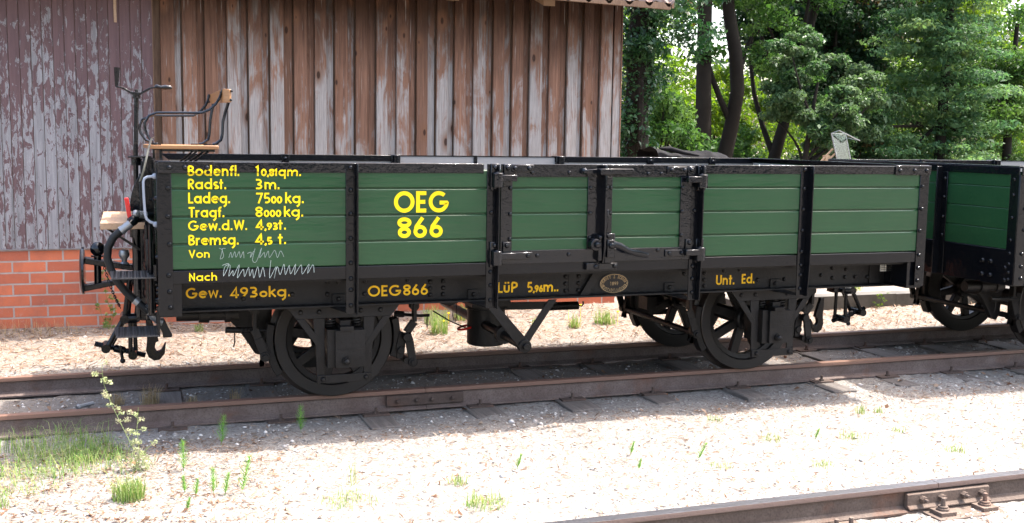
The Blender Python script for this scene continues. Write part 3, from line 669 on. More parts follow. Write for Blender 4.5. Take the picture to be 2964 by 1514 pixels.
for x in (-.732, .64):
    mb = MB(); mb.box(x - .035, x + .035, YF - .072, YF + .05, 1.40, ZT + .008); mb.tube([(x, YF - .085, 1.43), (x, YF - .085, ZT + .006)], .022, 10); mb.build('hinge_block', 'black_gloss', W1, .003)
mb = MB(); mb.box(-.094, -.066, YF - .05, YF + .05, 1.0, ZT + .006); mb.build('closing_bar', 'black_gloss', W1)
for x in STK:
    mb = MB(); mb.box(x - .05, x, YF + .0125, YF + .06, .62, ZT); mb.build('stake', 'black_frame', W1)
mb = MB(); mb.box(XL + .05, XR - .05, YS + .062, YF - .042, .806, .838); mb.build('floor', 'black_under', W1, smooth=False)
mb = MB(); mb.box(XL + .06, XR - .05, YF - .05, YF + .012, .825, ZB - .001); mb.build('bottom_rail', 'black_frame', W1)
def end_wall(root, x0, sgn, posts=(.10, .86), mat='black_frame'):
    xo, xi = x0, x0 - sgn * .03
    def bx(mb, xa, xb, *a): mb.box(min(xa, xb), max(xa, xb), *a)
    mb = MB(); zs = [ZB] + SEAM[::-1] + [1.455]
    for a, b in zip(zs[:-1], zs[1:]): bx(mb, xo - sgn * .006, xi - sgn * .006, YS + .01, YF - .01, a + .0022, b - .0022)
    bx(mb, xo - sgn * .014, xi - sgn * .004, YS + .012, YF - .012, ZB, 1.455); mb.build('end_panel', 'green_paint', root, .0028)
    mb = MB(); bx(mb, xi - sgn * .0065, xi - sgn * .018, YS + .05, YF - .05, .84, 1.45); mb.build('inner_lining', 'grey_inside', root, smooth=False)
    mb = MB(); bx(mb, xo + sgn * .004, xo - sgn * .0055, YS + .005, YF - .005, 1.432, ZT - .001); bx(mb, xo + sgn * .004, xi - sgn * .045, YS + .005, YF - .005, ZT - .001, ZT + .007); mb.build('top_rail', 'black_gloss', root, .002)
    mb = MB(); bx(mb, xo - sgn * .002, xi - sgn * .09, YS + .02, YF - .02, .642, ZB - .001)
    for y in (-.42, -.34, 1.28, 1.36):
        for z in (.70, .80): mb.rivet(xo - sgn * .002, y, z, .016, '-x' if sgn < 0 else 'x')
    for y in (-.56, 1.5):
        for z in (.68, .77): mb.rivet(xo - sgn * .002, y, z, .014, '-x' if sgn < 0 else 'x')
    mb.build('headstock', mat, root, .003)
    for y in posts:
        mb = MB(); bx(mb, xo, xo + sgn * .008, y - .055, y + .055, .65, 1.43); bx(mb, xo + sgn * .008, xo + sgn * .065, y - .005, y + .005, .65, 1.47)
        for z in (1.38, 1.24, 1.09, .95): mb.rivet(xo + sgn * .008, y - .03, z, .012, '-x' if sgn < 0 else 'x')
        mb.build('end_post', 'black_frame', root, .002)
end_wall(W1, XL + .002, -1, (.12, .86)); end_wall(W1, XR - .002, 1, (.12, .86))
# far corner posts
for x0, x1 in ((XL, XL + .075), (XR - .075, XR)):
    mb = MB(); mb.box(x0, x1, YF - .006, YF + .018, .65, 1.44); mb.build('corner_post', 'black_frame', W1)
# small card on the right headstock end
mb = MB(); mb.box(2.335, 2.432, -.40, -.393, .735, .79); cardp = mb.build('card_plate', 'white_card', W1)
mb = MB()
for z in (.748, .762, .776): mb.box(2.338, 2.429, -.4012, -.4004, z - .0012, z + .0012)
for x in (2.365, 2.40): mb.box(x - .001, x + .001, -.4018, -.4013, .738, .788)
mb.build('card_lines', 'black_frame', cardp, smooth=False)

# sole bars
for y, s in ((-.38, 1), (1.32, -1)):
    mb = MB(); f = y - s * .06
    prof = [(y, .806), (y, .648), (f, .645), (f, .634), (y + s * .012, .634), (y + s * .012, .806)]
    mb.prism(prof if s > 0 else prof[::-1], -2.44, 2.42, 'yz')
    if s > 0:
        for x, z in ((-1.593, .781), (-1.53, .779), (-1.593, .704), (-1.37, .775), (-1.37, .70), (-1.105, .774), (-.964, .759), (-.964, .718), (-.963, .678), (-.882, .76), (-.881, .719), (-.881, .679), (-2.079, .696), (-1.995, .697), (-1.80, .71), (.93, .758), (.931, .714), (.933, .674), (1.079, .772), (1.342, .702), (1.555, .70), (1.942, .767), (1.946, .697), (2.057, .755), (2.137, .701), (2.238, .694), (1.852, .719), (-.07, .765), (-.07, .72), (-.07, .675), (.02, .765), (.02, .72), (.02, .675), (.78, .76), (.83, .70), (1.20, .775), (2.05, .70)): mb.rivet(x, y, z, .0125)
        mb.box(-.05, -.0, y - .004, y - .0004, .65, .80); mb.prism([(.11, .79), (.165, .79), (.085, .645), (.02, .645)], y - .03, y - .006)
        mb.box(2.25, 2.34, y - .012, y - .0004, .65, .80)
    mb.build('sole_bar', 'black_under', W1, .002)
for x in (-.75, .75, -2.2, 2.2, 0.0):
    mb = MB(); mb.box(x - .04, x + .04, -.368, 1.308, .66, .80); mb.build('cross_beam', 'black_under', W1)

# maker's plate
el_ = lambda a, rx, rz: (.268 + rx * math.cos(R(a)), .711 + rz * math.sin(R(a)))
mb = MB(); mb.prism([el_(a, .105, .068) for a in range(0, 360, 6)], -.386, -.3803); plate = mb.build('maker_plate', 'black_frame', W1); plate['label'] = "black oval maker's plate with gold rim and letters"
mb = MB()
for a in range(0, 360, 6):
    p_, q_ = el_(a, .098, .061), el_(a + 6, .098, .061); p2, q2 = el_(a, .094, .057), el_(a + 6, .094, .057)
    mb.add([(p_[0], -.3868, p_[1]), (q_[0], -.3868, q_[1]), (q2[0], -.3868, q2[1]), (p2[0], -.3868, p2[1])], [(0, 1, 2, 3)])
k = 0
def put(ch, cx, cz, rot, sz):
    global k
    g, adv = glyph(ch, .16)
    for st in g:
        k += 1
        for quad in ribbon(st, .16):
            vs = []
            for u, v in quad:
                u2, v2 = (u - adv / 2) * sz * .8, (v - .5) * sz
                vs.append((cx + u2 * math.cos(rot) - v2 * math.sin(rot), -.3868 - .0002 * (k % 5), cz + u2 * math.sin(rot) + v2 * math.cos(rot)))
            mb.add(vs, [(0, 1, 2, 3)])
def ring_text(s, a0, a1, top):
    for i, ch in enumerate(s):
        a = a0 + (a1 - a0) * i / (len(s) - 1); x, z = el_(a, .083, .044); tx, tz = -math.sin(R(a)) * .083, math.cos(R(a)) * .044
        rot = math.atan2(-tz, -tx) if top else math.atan2(tz, tx)
        put(ch, x, z, rot, .0195)
ring_text('HORNEY & RODLER', 165, 15, True); ring_text('NEUSTADT/MECKLB', 195, 345, False)
for i, ch in enumerate('1899'): put(ch, .268 + (i - 1.5) * .0155, .711, 0, .0235)
for sx2 in (-1, 1): mb.rivet(.268 + sx2 * .089, -.387, .711, .004)
mb.build('plate_lettering', 'plate_gold', plate, smooth=False)

# painted lettering
def ytab(x, z): return (YS - .0185) if (z > 1.428 and x < -2.249) else ((YS - .0065) if z > 1.432 else YS)
lettering('data_lettering', [
    ([('Bodenfl.', 1)], -2.388, -2.117, 1.413, .057), ([('1', 1), (' ', .1), ('0,81', .68), (' ', .05), ('qm.', .9)], -2.033, -1.782, 1.413, .057),
    ([('Radst.', 1)], -2.388, -2.188, 1.341, .057), ([('3', 1), (' ', .3), ('m.', 1)], -2.033, -1.901, 1.340, .057),
    ([('Ladeg.', 1)], -2.388, -2.168, 1.264, .059), ([('75', 1), ('00', .66), (' ', .5), ('kg.', 1)], -2.033, -1.768, 1.262, .059),
    ([('Tragf.', 1)], -2.391, -2.200, 1.188, .057), ([('8', 1), ('000', .66), (' ', .4), ('kg.', 1)], -2.033, -1.772, 1.187, .057),
    ([('Gew.d.W.', 1)], -2.391, -2.079, 1.116, .055), ([('4', 1), (',93', .68), ('t.', 1)], -2.033, -1.868, 1.115, .057),
    ([('Bremsg.', 1)], -2.391, -2.126, 1.036, .058), ([('4', 1), (',5', .68), (' ', .9), ('t.', 1)], -2.036, -1.868, 1.034, .060),
    ([('Von', 1)], -2.391, -2.281, .967, .044), ([('Nach', 1)], -2.391, -2.244, .840, .044)],
    YS - .001, 'letter_yellow', W1, 'yellow data lettering on the left panel', ytab, .165)
lettering('number_lettering', [([('OEG', 1)], -1.252, -.925, 1.203, .124), ([('866', 1)], -1.232, -.960, 1.056, .120)], YS, 'letter_yellow', W1, 'large yellow OEG 866', None, .185)
for it, lb in (([([('Gew.', 1)], -2.398, -2.201, .706, .061), ([('493', 1), (' ', .15), ('o', .85), ('kg.', 1)], -2.154, -1.812, .700, .062)], 'amber Gew. 4930 kg.'),
    ([([('OEG', 1), (' ', .12), ('866', 1)], -1.350, -.978, .680, .067)], 'amber OEG 866'), ([([('LüP', 1)], -.528, -.395, .675, .068)], 'amber LüP'), ([([('5', 1), (',96', .66), ('m..', 1)], -.330, -.119, .672, .066)], 'amber 5,96 m'),
    ([([('Unt.', 1)], 1.022, 1.162, .676, .067), ([('Ed.', 1)], 1.219, 1.318, .679, .066)], 'amber Unt. Ed.')):
    lettering('sole_bar_lettering', it, -.380, 'letter_amber', W1, lb, None, .17)
chalks = [[(-2.229, 1.017), (-2.214, 1.006), (-2.225, .959), (-2.207, .973), (-2.214, 1.013), (-2.196, 1.016)], [(-2.179, .965), (-2.168, .994), (-2.162, .965), (-2.147, .997), (-2.141, .966), (-2.123, .997), (-2.117, .964), (-2.101, .996), (-2.098, .96)], [(-2.08, .985), (-2.059, .992), (-2.063, .963), (-2.045, .999)],
    [(-2.037, 1.013), (-2.052, .948), (-2.031, .94), (-2.002, 1.016), (-2.013, .961), (-1.988, .99), (-1.984, .961), (-1.966, .997), (-1.959, .96), (-1.93, 1.0), (-1.916, .959), (-1.898, .996), (-1.88, .962)],
    [(-2.215, .923), (-2.18, .929), (-2.209, .864), (-2.201, .915), (-2.173, .921), (-2.181, .863), (-2.159, .892), (-2.156, .863), (-2.124, .924), (-2.135, .851), (-2.103, .898), (-2.096, .857), (-2.074, .908), (-2.068, .86), (-2.053, .896), (-2.046, .848), (-2.024, .91), (-2.014, .851), (-1.996, .906), (-1.986, .854)],
    [(-1.952, .945), (-1.96, .846), (-1.924, .908), (-1.935, .841), (-1.917, .908), (-1.902, .863), (-1.88, .921), (-1.873, .862), (-1.851, .913), (-1.844, .865), (-1.815, .92), (-1.822, .86), (-1.785, .915), (-1.778, .863), (-1.741, .918), (-1.749, .866), (-1.719, .914), (-1.712, .869)]]
def smooth(P_, m_=5):
    out = []
    for i in range(len(P_) - 1):
        a, b, c, d = P_[max(0, i - 1)], P_[i], P_[i + 1], P_[min(len(P_) - 1, i + 2)]
        for k_ in range(m_):
            t = k_ / m_; out.append(tuple(.5 * (2 * b[q] + (c[q] - a[q]) * t + (2 * a[q] - 5 * b[q] + 4 * c[q] - d[q]) * t * t + (3 * b[q] - a[q] - 3 * c[q] + d[q]) * t ** 3) for q in (0, 1)))
    return out + [P_[-1]]
mb = MB()
for i, st in enumerate(chalks):
    th = .0023 if i > 3 else .0016
    for quad in ribbon(smooth(st), th): mb.add([(u, YS - .0022 - .0001 * i, v) for u, v in quad], [(0, 1, 2, 3)])
o = mb.build('chalk_writing', 'chalk', W1, smooth=False); o['label'] = 'white chalk handwriting'

# ------------------------------------------------------------------ wheelsets
WR = .37; YC = .5275
def wheel(parent, x, near):
    s = 1 if near else -1; y0 = -.032 if near else 2 * YC + .032
    f = lambda h: s * h
    mb = MB()
    mb.lathe([(.300, f(.004)), (.303, f(.0)), (WR - .004, f(.0)), (WR, f(.004)), (WR + .002, f(.072)), (WR + .012, f(.082)), (WR + .028, f(.088)), (WR + .028, f(.104)), (WR, f(.112)), (.300, f(.112)), (.300, f(.004))], (x, y0, WR), 'y', 64)
    ty = mb.build('wheel', 'wheel_steel', parent)
    mbs = MB(); mbs.lathe([(.262, f(.022)), (.2995, f(.016)), (.2995, f(.098)), (.262, f(.092)), (.262, f(.022))], (x, y0, WR), 'y', 64)
    mb = MB(); mb.lathe([(WR - .004, f(-.0005)), (WR + .0008, f(.003)), (WR + .0026, f(.071)), (WR + .0125, f(.0815)), (WR + .0285, f(.088))], (x, y0, WR), 'y', 64); mb.build('tread', 'wheel_tread', ty)
    ph = random.uniform(0, .7)

    for i in range(8):
        a = i * math.pi / 4 + ph; c, d = math.cos(a), math.sin(a)
        mbs.bar((x + c * .07, y0 + f(.058), WR + d * .07), (x + c * .268, y0 + f(.058), WR + d * .268), .048, .062, (-d, 0, c))
    mbs.build('spokes', 'black_under', ty, .006)
    mb = MB(); mb.lathe([(.0001, f(-.02)), (.075, f(-.02)), (.085, f(-.01)), (.085, f(.13)), (.0001, f(.13))], (x, y0, WR), 'y', 24); mb.build('hub', 'black_under', ty)
    return ty
def wheelset(root, xa):
    ws = MB(); ws.cyl((xa, -.42, WR), (xa, 2 * YC + .42, WR), .055, 16); ax = ws.build('axle', 'black_under', root)
    wheel(ax, xa, True); wheel(ax, xa, False)
    for s in (1, -1):
        yy = lambda y: y if s > 0 else 2 * YC - y
        def bx(mb, x0, x1, ya, yb, z0, z1): mb.box(x0, x1, min(yy(ya), yy(yb)), max(yy(ya), yy(yb)), z0, z1)
        def pr(mb, poly, ya, yb): mb.prism(poly, min(yy(ya), yy(yb)), max(yy(ya), yy(yb)))
        mb = MB(); c = xa
        pr(mb, [(c - .345, .632), (c + .345, .632), (c + .285, .557), (c - .285, .557)], -.368, -.352)
        for d in (-1, 1):
            pr(mb, [(c + d * .285, .5565), (c + d * .235, .5565), (c + d * .118, .38), (c + d * .118, .30), (c + d * .165, .39)], -.367, -.353)
            pr(mb, [(c + d * .185, .5565), (c + d * .118, .5565), (c + d * .1178, .165), (c + d * .165, .165), (c + d * .172, .40)], -.3665, -.3535)
        for x in (-.26, -.15, .10, .22): mb.rivet(c + x, yy(-.368), .598, .0125, '-y' if s > 0 else 'y')
        g = mb.build('axle_guard', 'black_under', root, .002)
        mb = MB(); bx(mb, c - .165, c + .165, -.378, -.3672, .165, .214)
        for x in (-.13, .13): mb.rivet(c + x, yy(-.378), .19, .014, '-y' if s > 0 else 'y')
        mb.build('tie_bar', 'black_under', g, .002)
        mb = MB(); bx(mb, c - .108, c + .108, -.405, -.17, .262, .492); bx(mb, c - .064, c + .112, -.428, -.4052, .264, .489)
        bx(mb, c - .038, c + .042, -.445, -.36, .4895, .515); bx(mb, c - .03, c + .03, -.40, -.20, .515, .545)
        mb.tube([(c, yy(-.425), .305), (c, yy(-.448), .305)], .026, 14); mb.ball((c, yy(-.450), .305), .021, 12, 8); bx(mb, c - .064, c + .112, -.4302, -.4285, .375, .378)
        mb.build('axle_box', 'black_under', root, .004)
        for d in (-.075, .078):
            mb = MB(); n_ = 90; mb.tube([(c + d + .026 * math.cos(t_ * .55), yy(-.33) + .026 * math.sin(t_ * .55), .495 + .13 * t_ / n_) for t_ in range(n_ + 1)], .006, 5); mb.build('coil_spring', 'black_under', root)
        if s > 0 or True:
            for d, a0, a1 in ((-1, 165, 212), (1, -20, 16)):
                mb = MB(); A = [(c + (WR + .010) * math.cos(R(a)), WR + (WR + .010) * math.sin(R(a))) for a in np.linspace(a0, a1, 12)]; B = [(c + (WR + .055) * math.cos(R(a)), WR + (WR + .055) * math.sin(R(a))) for a in np.linspace(a1, a0, 12)]
                pr(mb, A + B, -.036, .046)
                br_ = mb.build('brake_shoe', 'black_under', root, .004)
                mb = MB(); xo = c + d * .43; pr(mb, [(xo - .012, .40), (xo + d * .02 + .012, .38), (xo + d * .025, .30), (xo + d * .01, .22), (xo - .03, .22), (xo - d * .035, .30)], -.046, .0)
                mb.tube([(xo - d * .005, yy(-.06), .275), (xo - d * .005, yy(.04), .275)], .024, 12); mb.build('shoe_holder', 'black_under', br_, .003)
                mb = MB()
                P_ = [(c + d * .497, .575), (c + d * .497, .46), (c + d * .475, .40), (c + d * .435, .285)] if d < 0 else [(c + d * .505, .565), (c + d * .505, .465), (c + d * .455, .395), (c + d * .475, .335), (c + d * .495, .20)]
                for a, b in zip(P_[:-1], P_[1:]): mb.bar((a[0], yy(-.075), a[1]), (b[0], yy(-.075), b[1]), .022, .05)
                for a in (P_[0], P_[-1]): mb.tube([(a[0], yy(-.095), a[1]), (a[0], yy(-.04), a[1])], .030, 14); mb.tube([(a[0], yy(-.11), a[1]), (a[0], yy(-.095), a[1])], .018, 8)
                if d > 0: mb.tube([(P_[2][0], yy(-.10), P_[2][1] - .03), (P_[2][0], yy(-.05), P_[2][1] - .03)], .026, 12)
                mb.build('brake_hanger', 'black_under', br_, .002)
    for xb, zb in ((xa - .43, .285), (xa + .46, .21)):
        mb = MB(); mb.tube([(xb, -.08, zb), (xb, 2 * YC + .08, zb)], .022, 10); mb.build('brake_beam', 'black_under', root)
wheelset(W1, -1.49); wheelset(W1, 1.49)

# ------------------------------------------------------------------ brake gear under the floor
mb = MB(); mb.lathe([(.0001, .245), (.125, .245), (.135, .255), (.135, .50), (.15, .505), (.15, .53), (.0001, .53)], (-.33, .45, -.055), 'z', 28); cylb = mb.build('brake_cylinder', 'black_under', W1)
mb = MB(); mb.box(-.48, -.20, .30, .60, .475, .66); mb.build('cylinder_bracket', 'black_under', cylb)
mb = MB(); yy = -.46
mb.prism([(-.645, .632), (-.575, .632), (-.345, .375), (-.335, .33), (-.385, .325), (-.42, .35)], yy - .006, yy + .006); mb.prism([(-.21, .632), (-.155, .632), (-.335, .37), (-.36, .352), (-.392, .372)], yy + .0065, yy + .018)
mb.tube([(-.372, yy - .018, .345), (-.372, yy + .03, .345)], .042, 18); mb.tube([(-.372, yy - .045, .345), (-.372, yy - .018, .345)], .022, 6)
vb = mb.build('truss_bracket', 'black_under', W1, .002)
mb = MB(); mb.tube([(-.372, yy + .03, .345), (-.372, 1.4, .345)], .032, 14); mb.tube([(-.372, -.08, .345), (-.372, -.03, .345)], .06, 16); mb.build('brake_shaft', 'black_under', vb)
mb = MB(); mb.bar((-.30, .45, .455), (.20, .45, .445), .04, .05); mb.build('brake_rod', 'black_under', W1)
mb = MB(); mb.tube([(.10 + .27 * t_ / 260, .45 + .026 * math.cos(t_ * .6), .437 + .026 * math.sin(t_ * .6)) for t_ in range(261)], .006, 5); mb.tube([(.37, .45, .437), (.40, .45, .43), (.415, .45, .445), (.41, .45, .465)], .006, 6); mb.build('return_spring', 'black_under', W1)
mb = MB(); mb.tube([(-.72, .45, .44), (-.60, .45, .365), (-.47, .45, .305)], .005, 6); mb.tube([(-.57, .45, .55), (-.575, .45, .40), (-.56, .45, .34), (-.545, .45, .40), (-.55, .45, .52)], .003, 5); rr = mb.build('release_rod', 'black_under', W1)
mb = MB(); mb.tube([(-.482 + .052 * math.cos(a), .45 + .052 * math.sin(a), .313 + .012 * math.cos(a)) for a in np.linspace(0, 2 * math.pi, 20, endpoint=False)], .008, 8, closed=True); mb.build('release_ring', 'red_paint', rr)
mb = MB(); mb.prism([(-.80, .63), (-.60, .63), (-.64, .545), (-.70, .525), (-.76, .545)], .10, .14); mb.tube([(-.70, .08, .575), (-.70, .16, .575)], .03, 12); mb.build('rod_bracket', 'black_under', W1, .002)
# air pipe and long lever ahead of the left wheel
mb = MB(); mb.tube([(-2.44, -.05, .562), (-2.08, -.05, .555)], .040, 14); mb.tube([(-2.31, -.05, .56), (-2.25, -.05, .558)], .052, 14); mb.tube([(-2.16, -.05, .556), (-2.13, -.05, .556)], .052, 14); mb.build('air_pipe', 'black_under', W1)
mb = MB(); mb.prism([(-2.20, .57), (-1.86, .57), (-1.88, .30), (-1.91, .245), (-1.96, .26), (-2.06, .42)], .16, .20); mb.build('brake_lever', 'black_under', W1, .003)
mb = MB(); mb.tube([(-2.155, -.02, .452), (-2.07, -.02, .447)], .019, 10); mb.tube([(-2.07, -.02, .447), (-1.88, -.02, .435)], .010, 8); mb.tube([(-2.075 + .10 * t_ / 90, -.02 + .016 * math.cos(t_), .446 + .016 * math.sin(t_)) for t_ in range(91)], .004, 5); mb.tube([(-2.10, -.02, .44), (-2.10, -.02, .37), (-2.108, -.02, .345)], .004, 6); mb.build('shoe_spring_rod', 'black_under', W1)
mb = MB(); mb.tube([(-1.07, -.02, .505), (-.93, -.02, .49), (-.87, -.02, .49)], .010, 8); mb.tube([(-1.10, -.02, .51), (-1.04, -.02, .503)], .02, 8); mb.tube([(-.885, -.02, .49), (-.885, -.02, .41)], .004, 6); mb.build('shoe_spring_rod', 'black_under', W1)
for y in (.30, .75):
    mb = MB(); mb.bar((-1.9, y, .70), (1.9, y, .70), .03, .04); mb.build('brake_pull_rod', 'black_under', W1)
mb = MB(); mb.bar((1.04, .62, .66), (1.04, .62, .40), .06, .05); mb.box(.98, 1.06, .55, .70, .36, .46); mb.build('brake_linkage', 'black_under', W1, .003)
mb = MB(); mb.bar((1.75, -.15, .545), (2.2, .42, .53), .012, .03); mb.tube([(1.88, -.1, .5), (1.92, -.1, .43)], .03, 10); mb.build('hand_lever', 'black_under', W1)

# ------------------------------------------------------------------ centre buffers and screw couplings at both ends
def coupling(root, sgn, YB, yo=.45):
    fx = lambda x: x if sgn < 0 else -x - .045
    def T(mb):
        mb.v = [(fx(x), y, z) for x, y, z in mb.v]; return mb
    mb = MB(); mb.lathe([(.0001, -2.992), (.06, -2.991), (.125, -2.985), (.148, -2.975), (.148, -2.962), (.12, -2.958), (.0001, -2.956)], (0, yo, .782), 'x', 28); bf = T(mb).build('buffer', 'black_gloss', root)
    mb = MB(); mb.prism([(-2.957, .866), (-2.957, .828), (-2.70, .782), (-2.56, .778), (-2.56, .818), (-2.70, .815)], yo - .05, yo + .05); mb.prism([(-2.962, .692), (-2.962, .656), (-2.72, .702), (-2.56, .71), (-2.56, .745), (-2.72, .732)], yo - .05, yo + .05); T(mb).build('buffer_arm', 'black_frame', bf, .004)
    mb = MB(); mb.tube([(-2.886, yo, .668), (-2.883, yo, .87)], .022, 12); mb.tube([(-2.883, yo, .868), (-2.883, yo, .875)], .04, 14); mb.ball((-2.882, yo, .915), .045, 14, 10); T(mb).build('buffer_pin', 'black_gloss', bf)
    if sgn < 0:
        mb = MB(); mb.lathe([(.0001, .812), (.032, .812), (.028, .822), (.016, .832), (.018, .85), (.03, .865), (.034, .88), (.025, .905), (.0001, .912)], (-2.727, yo, 0), 'z', 16); T(mb).build('coupling_ball', 'steel_bright', bf)
    # links
    mb = MB()
    mb.tube([(-2.70, yo - .05, .72), (-2.733, yo - .05, .49)], .015, 10); mb.tube([(-2.634, yo - .03, .71), (-2.664, yo - .03, .49)], .014, 10); mb.tube([(-2.69, yo + .06, .71), (-2.71, yo + .06, .49)], .014, 10)
    mb.tube([(-2.745, yo - .06, .478), (-2.66, yo - .06, .48)], .030, 10); mb.tube([(-2.735, yo - .09, .478), (-2.735, yo + .09, .478)], .028, 12); mb.tube([(-2.66, yo - .08, .478), (-2.66, yo + .08, .478)], .022, 12)
    lk = T(mb).build('coupling_link', 'black_frame', root)
    mb = MB(); mb.tube([(-2.745, yo - .06, .47), (-2.842, yo - .06, .298)], .016, 10); mb.tube([(-2.73, yo + .05, .47), (-2.815, yo + .05, .298)], .015, 10); mb.tube([(-2.70, yo - .04, .47), (-2.704, yo - .04, .25)], .014, 10); mb.tube([(-2.675, yo + .05, .47), (-2.672, yo + .05, .25)], .014, 10)
    mb.tube([(-2.848, yo - .08, .295), (-2.848, yo + .07, .295)], .028, 14); mb.tube([(-2.69, yo - .08, .245), (-2.69, yo + .07, .245)], .028, 14); T(mb).build('shackle', 'black_frame', lk)
    mb = MB(); n_ = 120
    mb.tube([(-2.915 + .30 * t_ / n_, yo, .318 - .09 * t_ / n_) for t_ in range(n_ + 1)], [.0165 + .002 * math.sin(t_ * 1.6) for t_ in range(n_ + 1)], 10); mb.tube([(-2.80, yo, .283), (-2.74, yo, .265)], .024, 10); T(mb).build('coupling_screw', 'black_frame', lk)
    mb = MB(); mb.tube([(-2.765, yo - .02, .30), (-2.752, yo - .02, .21)], .010, 8); mb.ball((-2.752, yo - .02, .203), .017, 10, 8); T(mb).build('screw_lever', 'black_frame', lk)
    mb = MB(); hk = [(-2.609, .47), (-2.603, .323), (-2.611, .26), (-2.596, .215), (-2.562, .192), (-2.530, .195), (-2.497, .236), (-2.487, .308), (-2.497, .30), (-2.517, .262), (-2.542, .250), (-2.557, .274), (-2.550, .309), (-2.532, .318), (-2.540, .36), (-2.568, .44), (-2.575, .47)]
    hk = [(x + (.09 if sgn > 0 else 0), z - (.05 if sgn > 0 else 0)) for x, z in hk]; mb.prism(hk, yo - .018, yo + .018); T(mb).build('coupling_hook', 'black_frame', root, .006)
    mb = MB(); mb.box(-2.64, -2.58, yo - .05, yo + .05, .46, .72); T(mb).build('hook_carrier', 'black_frame', root, .006)
coupling(W1, -1, YS); coupling(W1, 1, YS)
mb = MB()
for i, t_ in enumerate(np.linspace(0, 1, 16)):
    c = Vector((-2.838 + .08 * t_, .2, .82 - .235 * t_ - .02 * math.sin(math.pi * t_))); tilt = i % 2
    d = Vector((.32, 0, -.94)).normalized(); sd_ = Vector((0, 1, 0)) if tilt else Vector((.94, 0, .32))
    mb.tube([c + d * .012 * math.cos(a) + sd_ * .0065 * math.sin(a) for a in np.linspace(0, 2 * math.pi, 10, endpoint=False)], .0028, 5, closed=True)
mb.build('safety_chain', 'black_gloss', W1)

# ------------------------------------------------------------------ brakeman's end (left)
seat = MB(); seat.prism([(-2.569, -.02), (-2.176, -.02), (-2.162, .45), (-2.599, .45)], 1.546, 1.569, 'xy'); seat_o = seat.build('seat', 'seat_wood', W1, .003); seat_o['label'] = "brakeman's wooden seat with curved iron arms"
armN = [(-2.547, .05, 1.59), (-2.567, .05, 1.607), (-2.59, .05, 1.657), (-2.59, .05, 1.699), (-2.568, .05, 1.738), (-2.523, .05, 1.758), (-2.388, .05, 1.761), (-2.268, .05, 1.763), (-2.221, .05, 1.783), (-2.183, .05, 1.819), (-2.162, .05, 1.853), (-2.143, .043, 1.904)]
armF = [(-2.556, .4, 1.582), (-2.582, .4, 1.595), (-2.613, .4, 1.639), (-2.618, .4, 1.675), (-2.6, .4, 1.719), (-2.544, .4, 1.747), (-2.459, .4, 1.747), (-2.294, .4, 1.75), (-2.25, .4, 1.78), (-2.219, .4, 1.817), (-2.207, .4, 1.844), (-2.198, .4, 1.885)]
legN = [(-2.208, .05, 1.575), (-2.187, .05, 1.579), (-2.157, .05, 1.603), (-2.148, .05, 1.638), (-2.143, .05, 1.716), (-2.129, .05, 1.768), (-2.110, .03, 1.829)]
legF = [(-2.263, .4, 1.572), (-2.241, .4, 1.576), (-2.209, .4, 1.6), (-2.2, .4, 1.636), (-2.194, .4, 1.718), (-2.184, .4, 1.772), (-2.172, .4, 1.827)]
for P_ in (armN, armF):
    mb = MB(); mb.tube(P_, .008, 8); a = P_[0]; mb.box(a[0] - .01, a[0] + .045, a[1] - .02, a[1] + .02, 1.5695, 1.575); mb.rivet(a[0] + .02, a[1], 1.575, .008, 'z'); mb.build('armrest', 'black_gloss', seat_o)
for P_ in (legN, legF):
    mb = MB(); mb.tube(P_, .009, 8); a = P_[0]; mb.box(a[0] - .05, a[0] + .012, a[1] - .02, a[1] + .02, 1.5695, 1.575); mb.build('back_support', 'black_gloss', seat_o)
mb = MB(); pl_ = [(-2.193, .41, 1.828, 1.886), (-2.150, .05, 1.826, 1.905), (-2.142, .02, 1.825, 1.908), (-2.110, -.005, 1.828, 1.905)]
for a, b in zip(pl_[:-1], pl_[1:]):
    t_ = .014
    mb.add([(a[0], a[1], a[2]), (b[0], b[1], b[2]), (b[0] + t_, b[1] + .006, b[2]), (a[0] + t_, a[1] + .004, a[2]), (a[0], a[1], a[3]), (b[0], b[1], b[3]), (b[0] + t_, b[1] + .006, b[3]), (a[0] + t_, a[1] + .004, a[3])], [(0, 3, 2, 1), (4, 5, 6, 7), (0, 1, 5, 4), (1, 2, 6, 5), (2, 3, 7, 6), (3, 0, 4, 7)])
bk = mb.build('backrest', 'seat_wood', seat_o, .002)
mb = MB()
for x, y, z in ((-2.201, .40, 1.838), (-2.196, .40, 1.872), (-2.163, .047, 1.845), (-2.152, .045, 1.888), (-2.095, -.005, 1.895), (-2.100, -.005, 1.842)): mb.ball((x, y, z), .008, 8, 6)
mb.build('bolt', 'black_gloss', bk)
for y in (.045, .375):
    mb = MB(); mb.box(-2.50, -2.195, y - .015, y + .015, 1.531, 1.5455); xq = -2.506 if y < .2 else -2.538; mb.box(xq - .007, xq + .007, y - .015, y + .015, 1.49, 1.5455); mb.box(xq, -2.50, y - .015, y + .015, 1.535, 1.545)
    mb.bar((-2.232, y, 1.533), (-2.33, y, 1.46), .03, .012); mb.bar((-2.30, y, 1.533), (-2.385, y, 1.46), .03, .010); mb.build('seat_frame', 'black_gloss', seat_o)
mb = MB(); sp_ = [(-2.545, 1.615), (-2.562, 1.607), (-2.573, 1.574), (-2.586, 1.532), (-2.595, 1.49), (-2.613, 1.414), (-2.634, 1.355)]
for (a, b), (c, d) in zip(sp_[:-1], sp_[1:]): mb.add([(a, -.045, b), (a + .010, -.02, b + .002), (c + .010, -.02, d + .002), (c, -.045, d), (a + .004, -.045, b + .003), (a + .014, -.02, b + .004), (c + .014, -.02, d + .004), (c + .004, -.045, d + .003)], [(0, 1, 2, 3), (7, 6, 5, 4), (0, 3, 7, 4), (1, 5, 6, 2)])
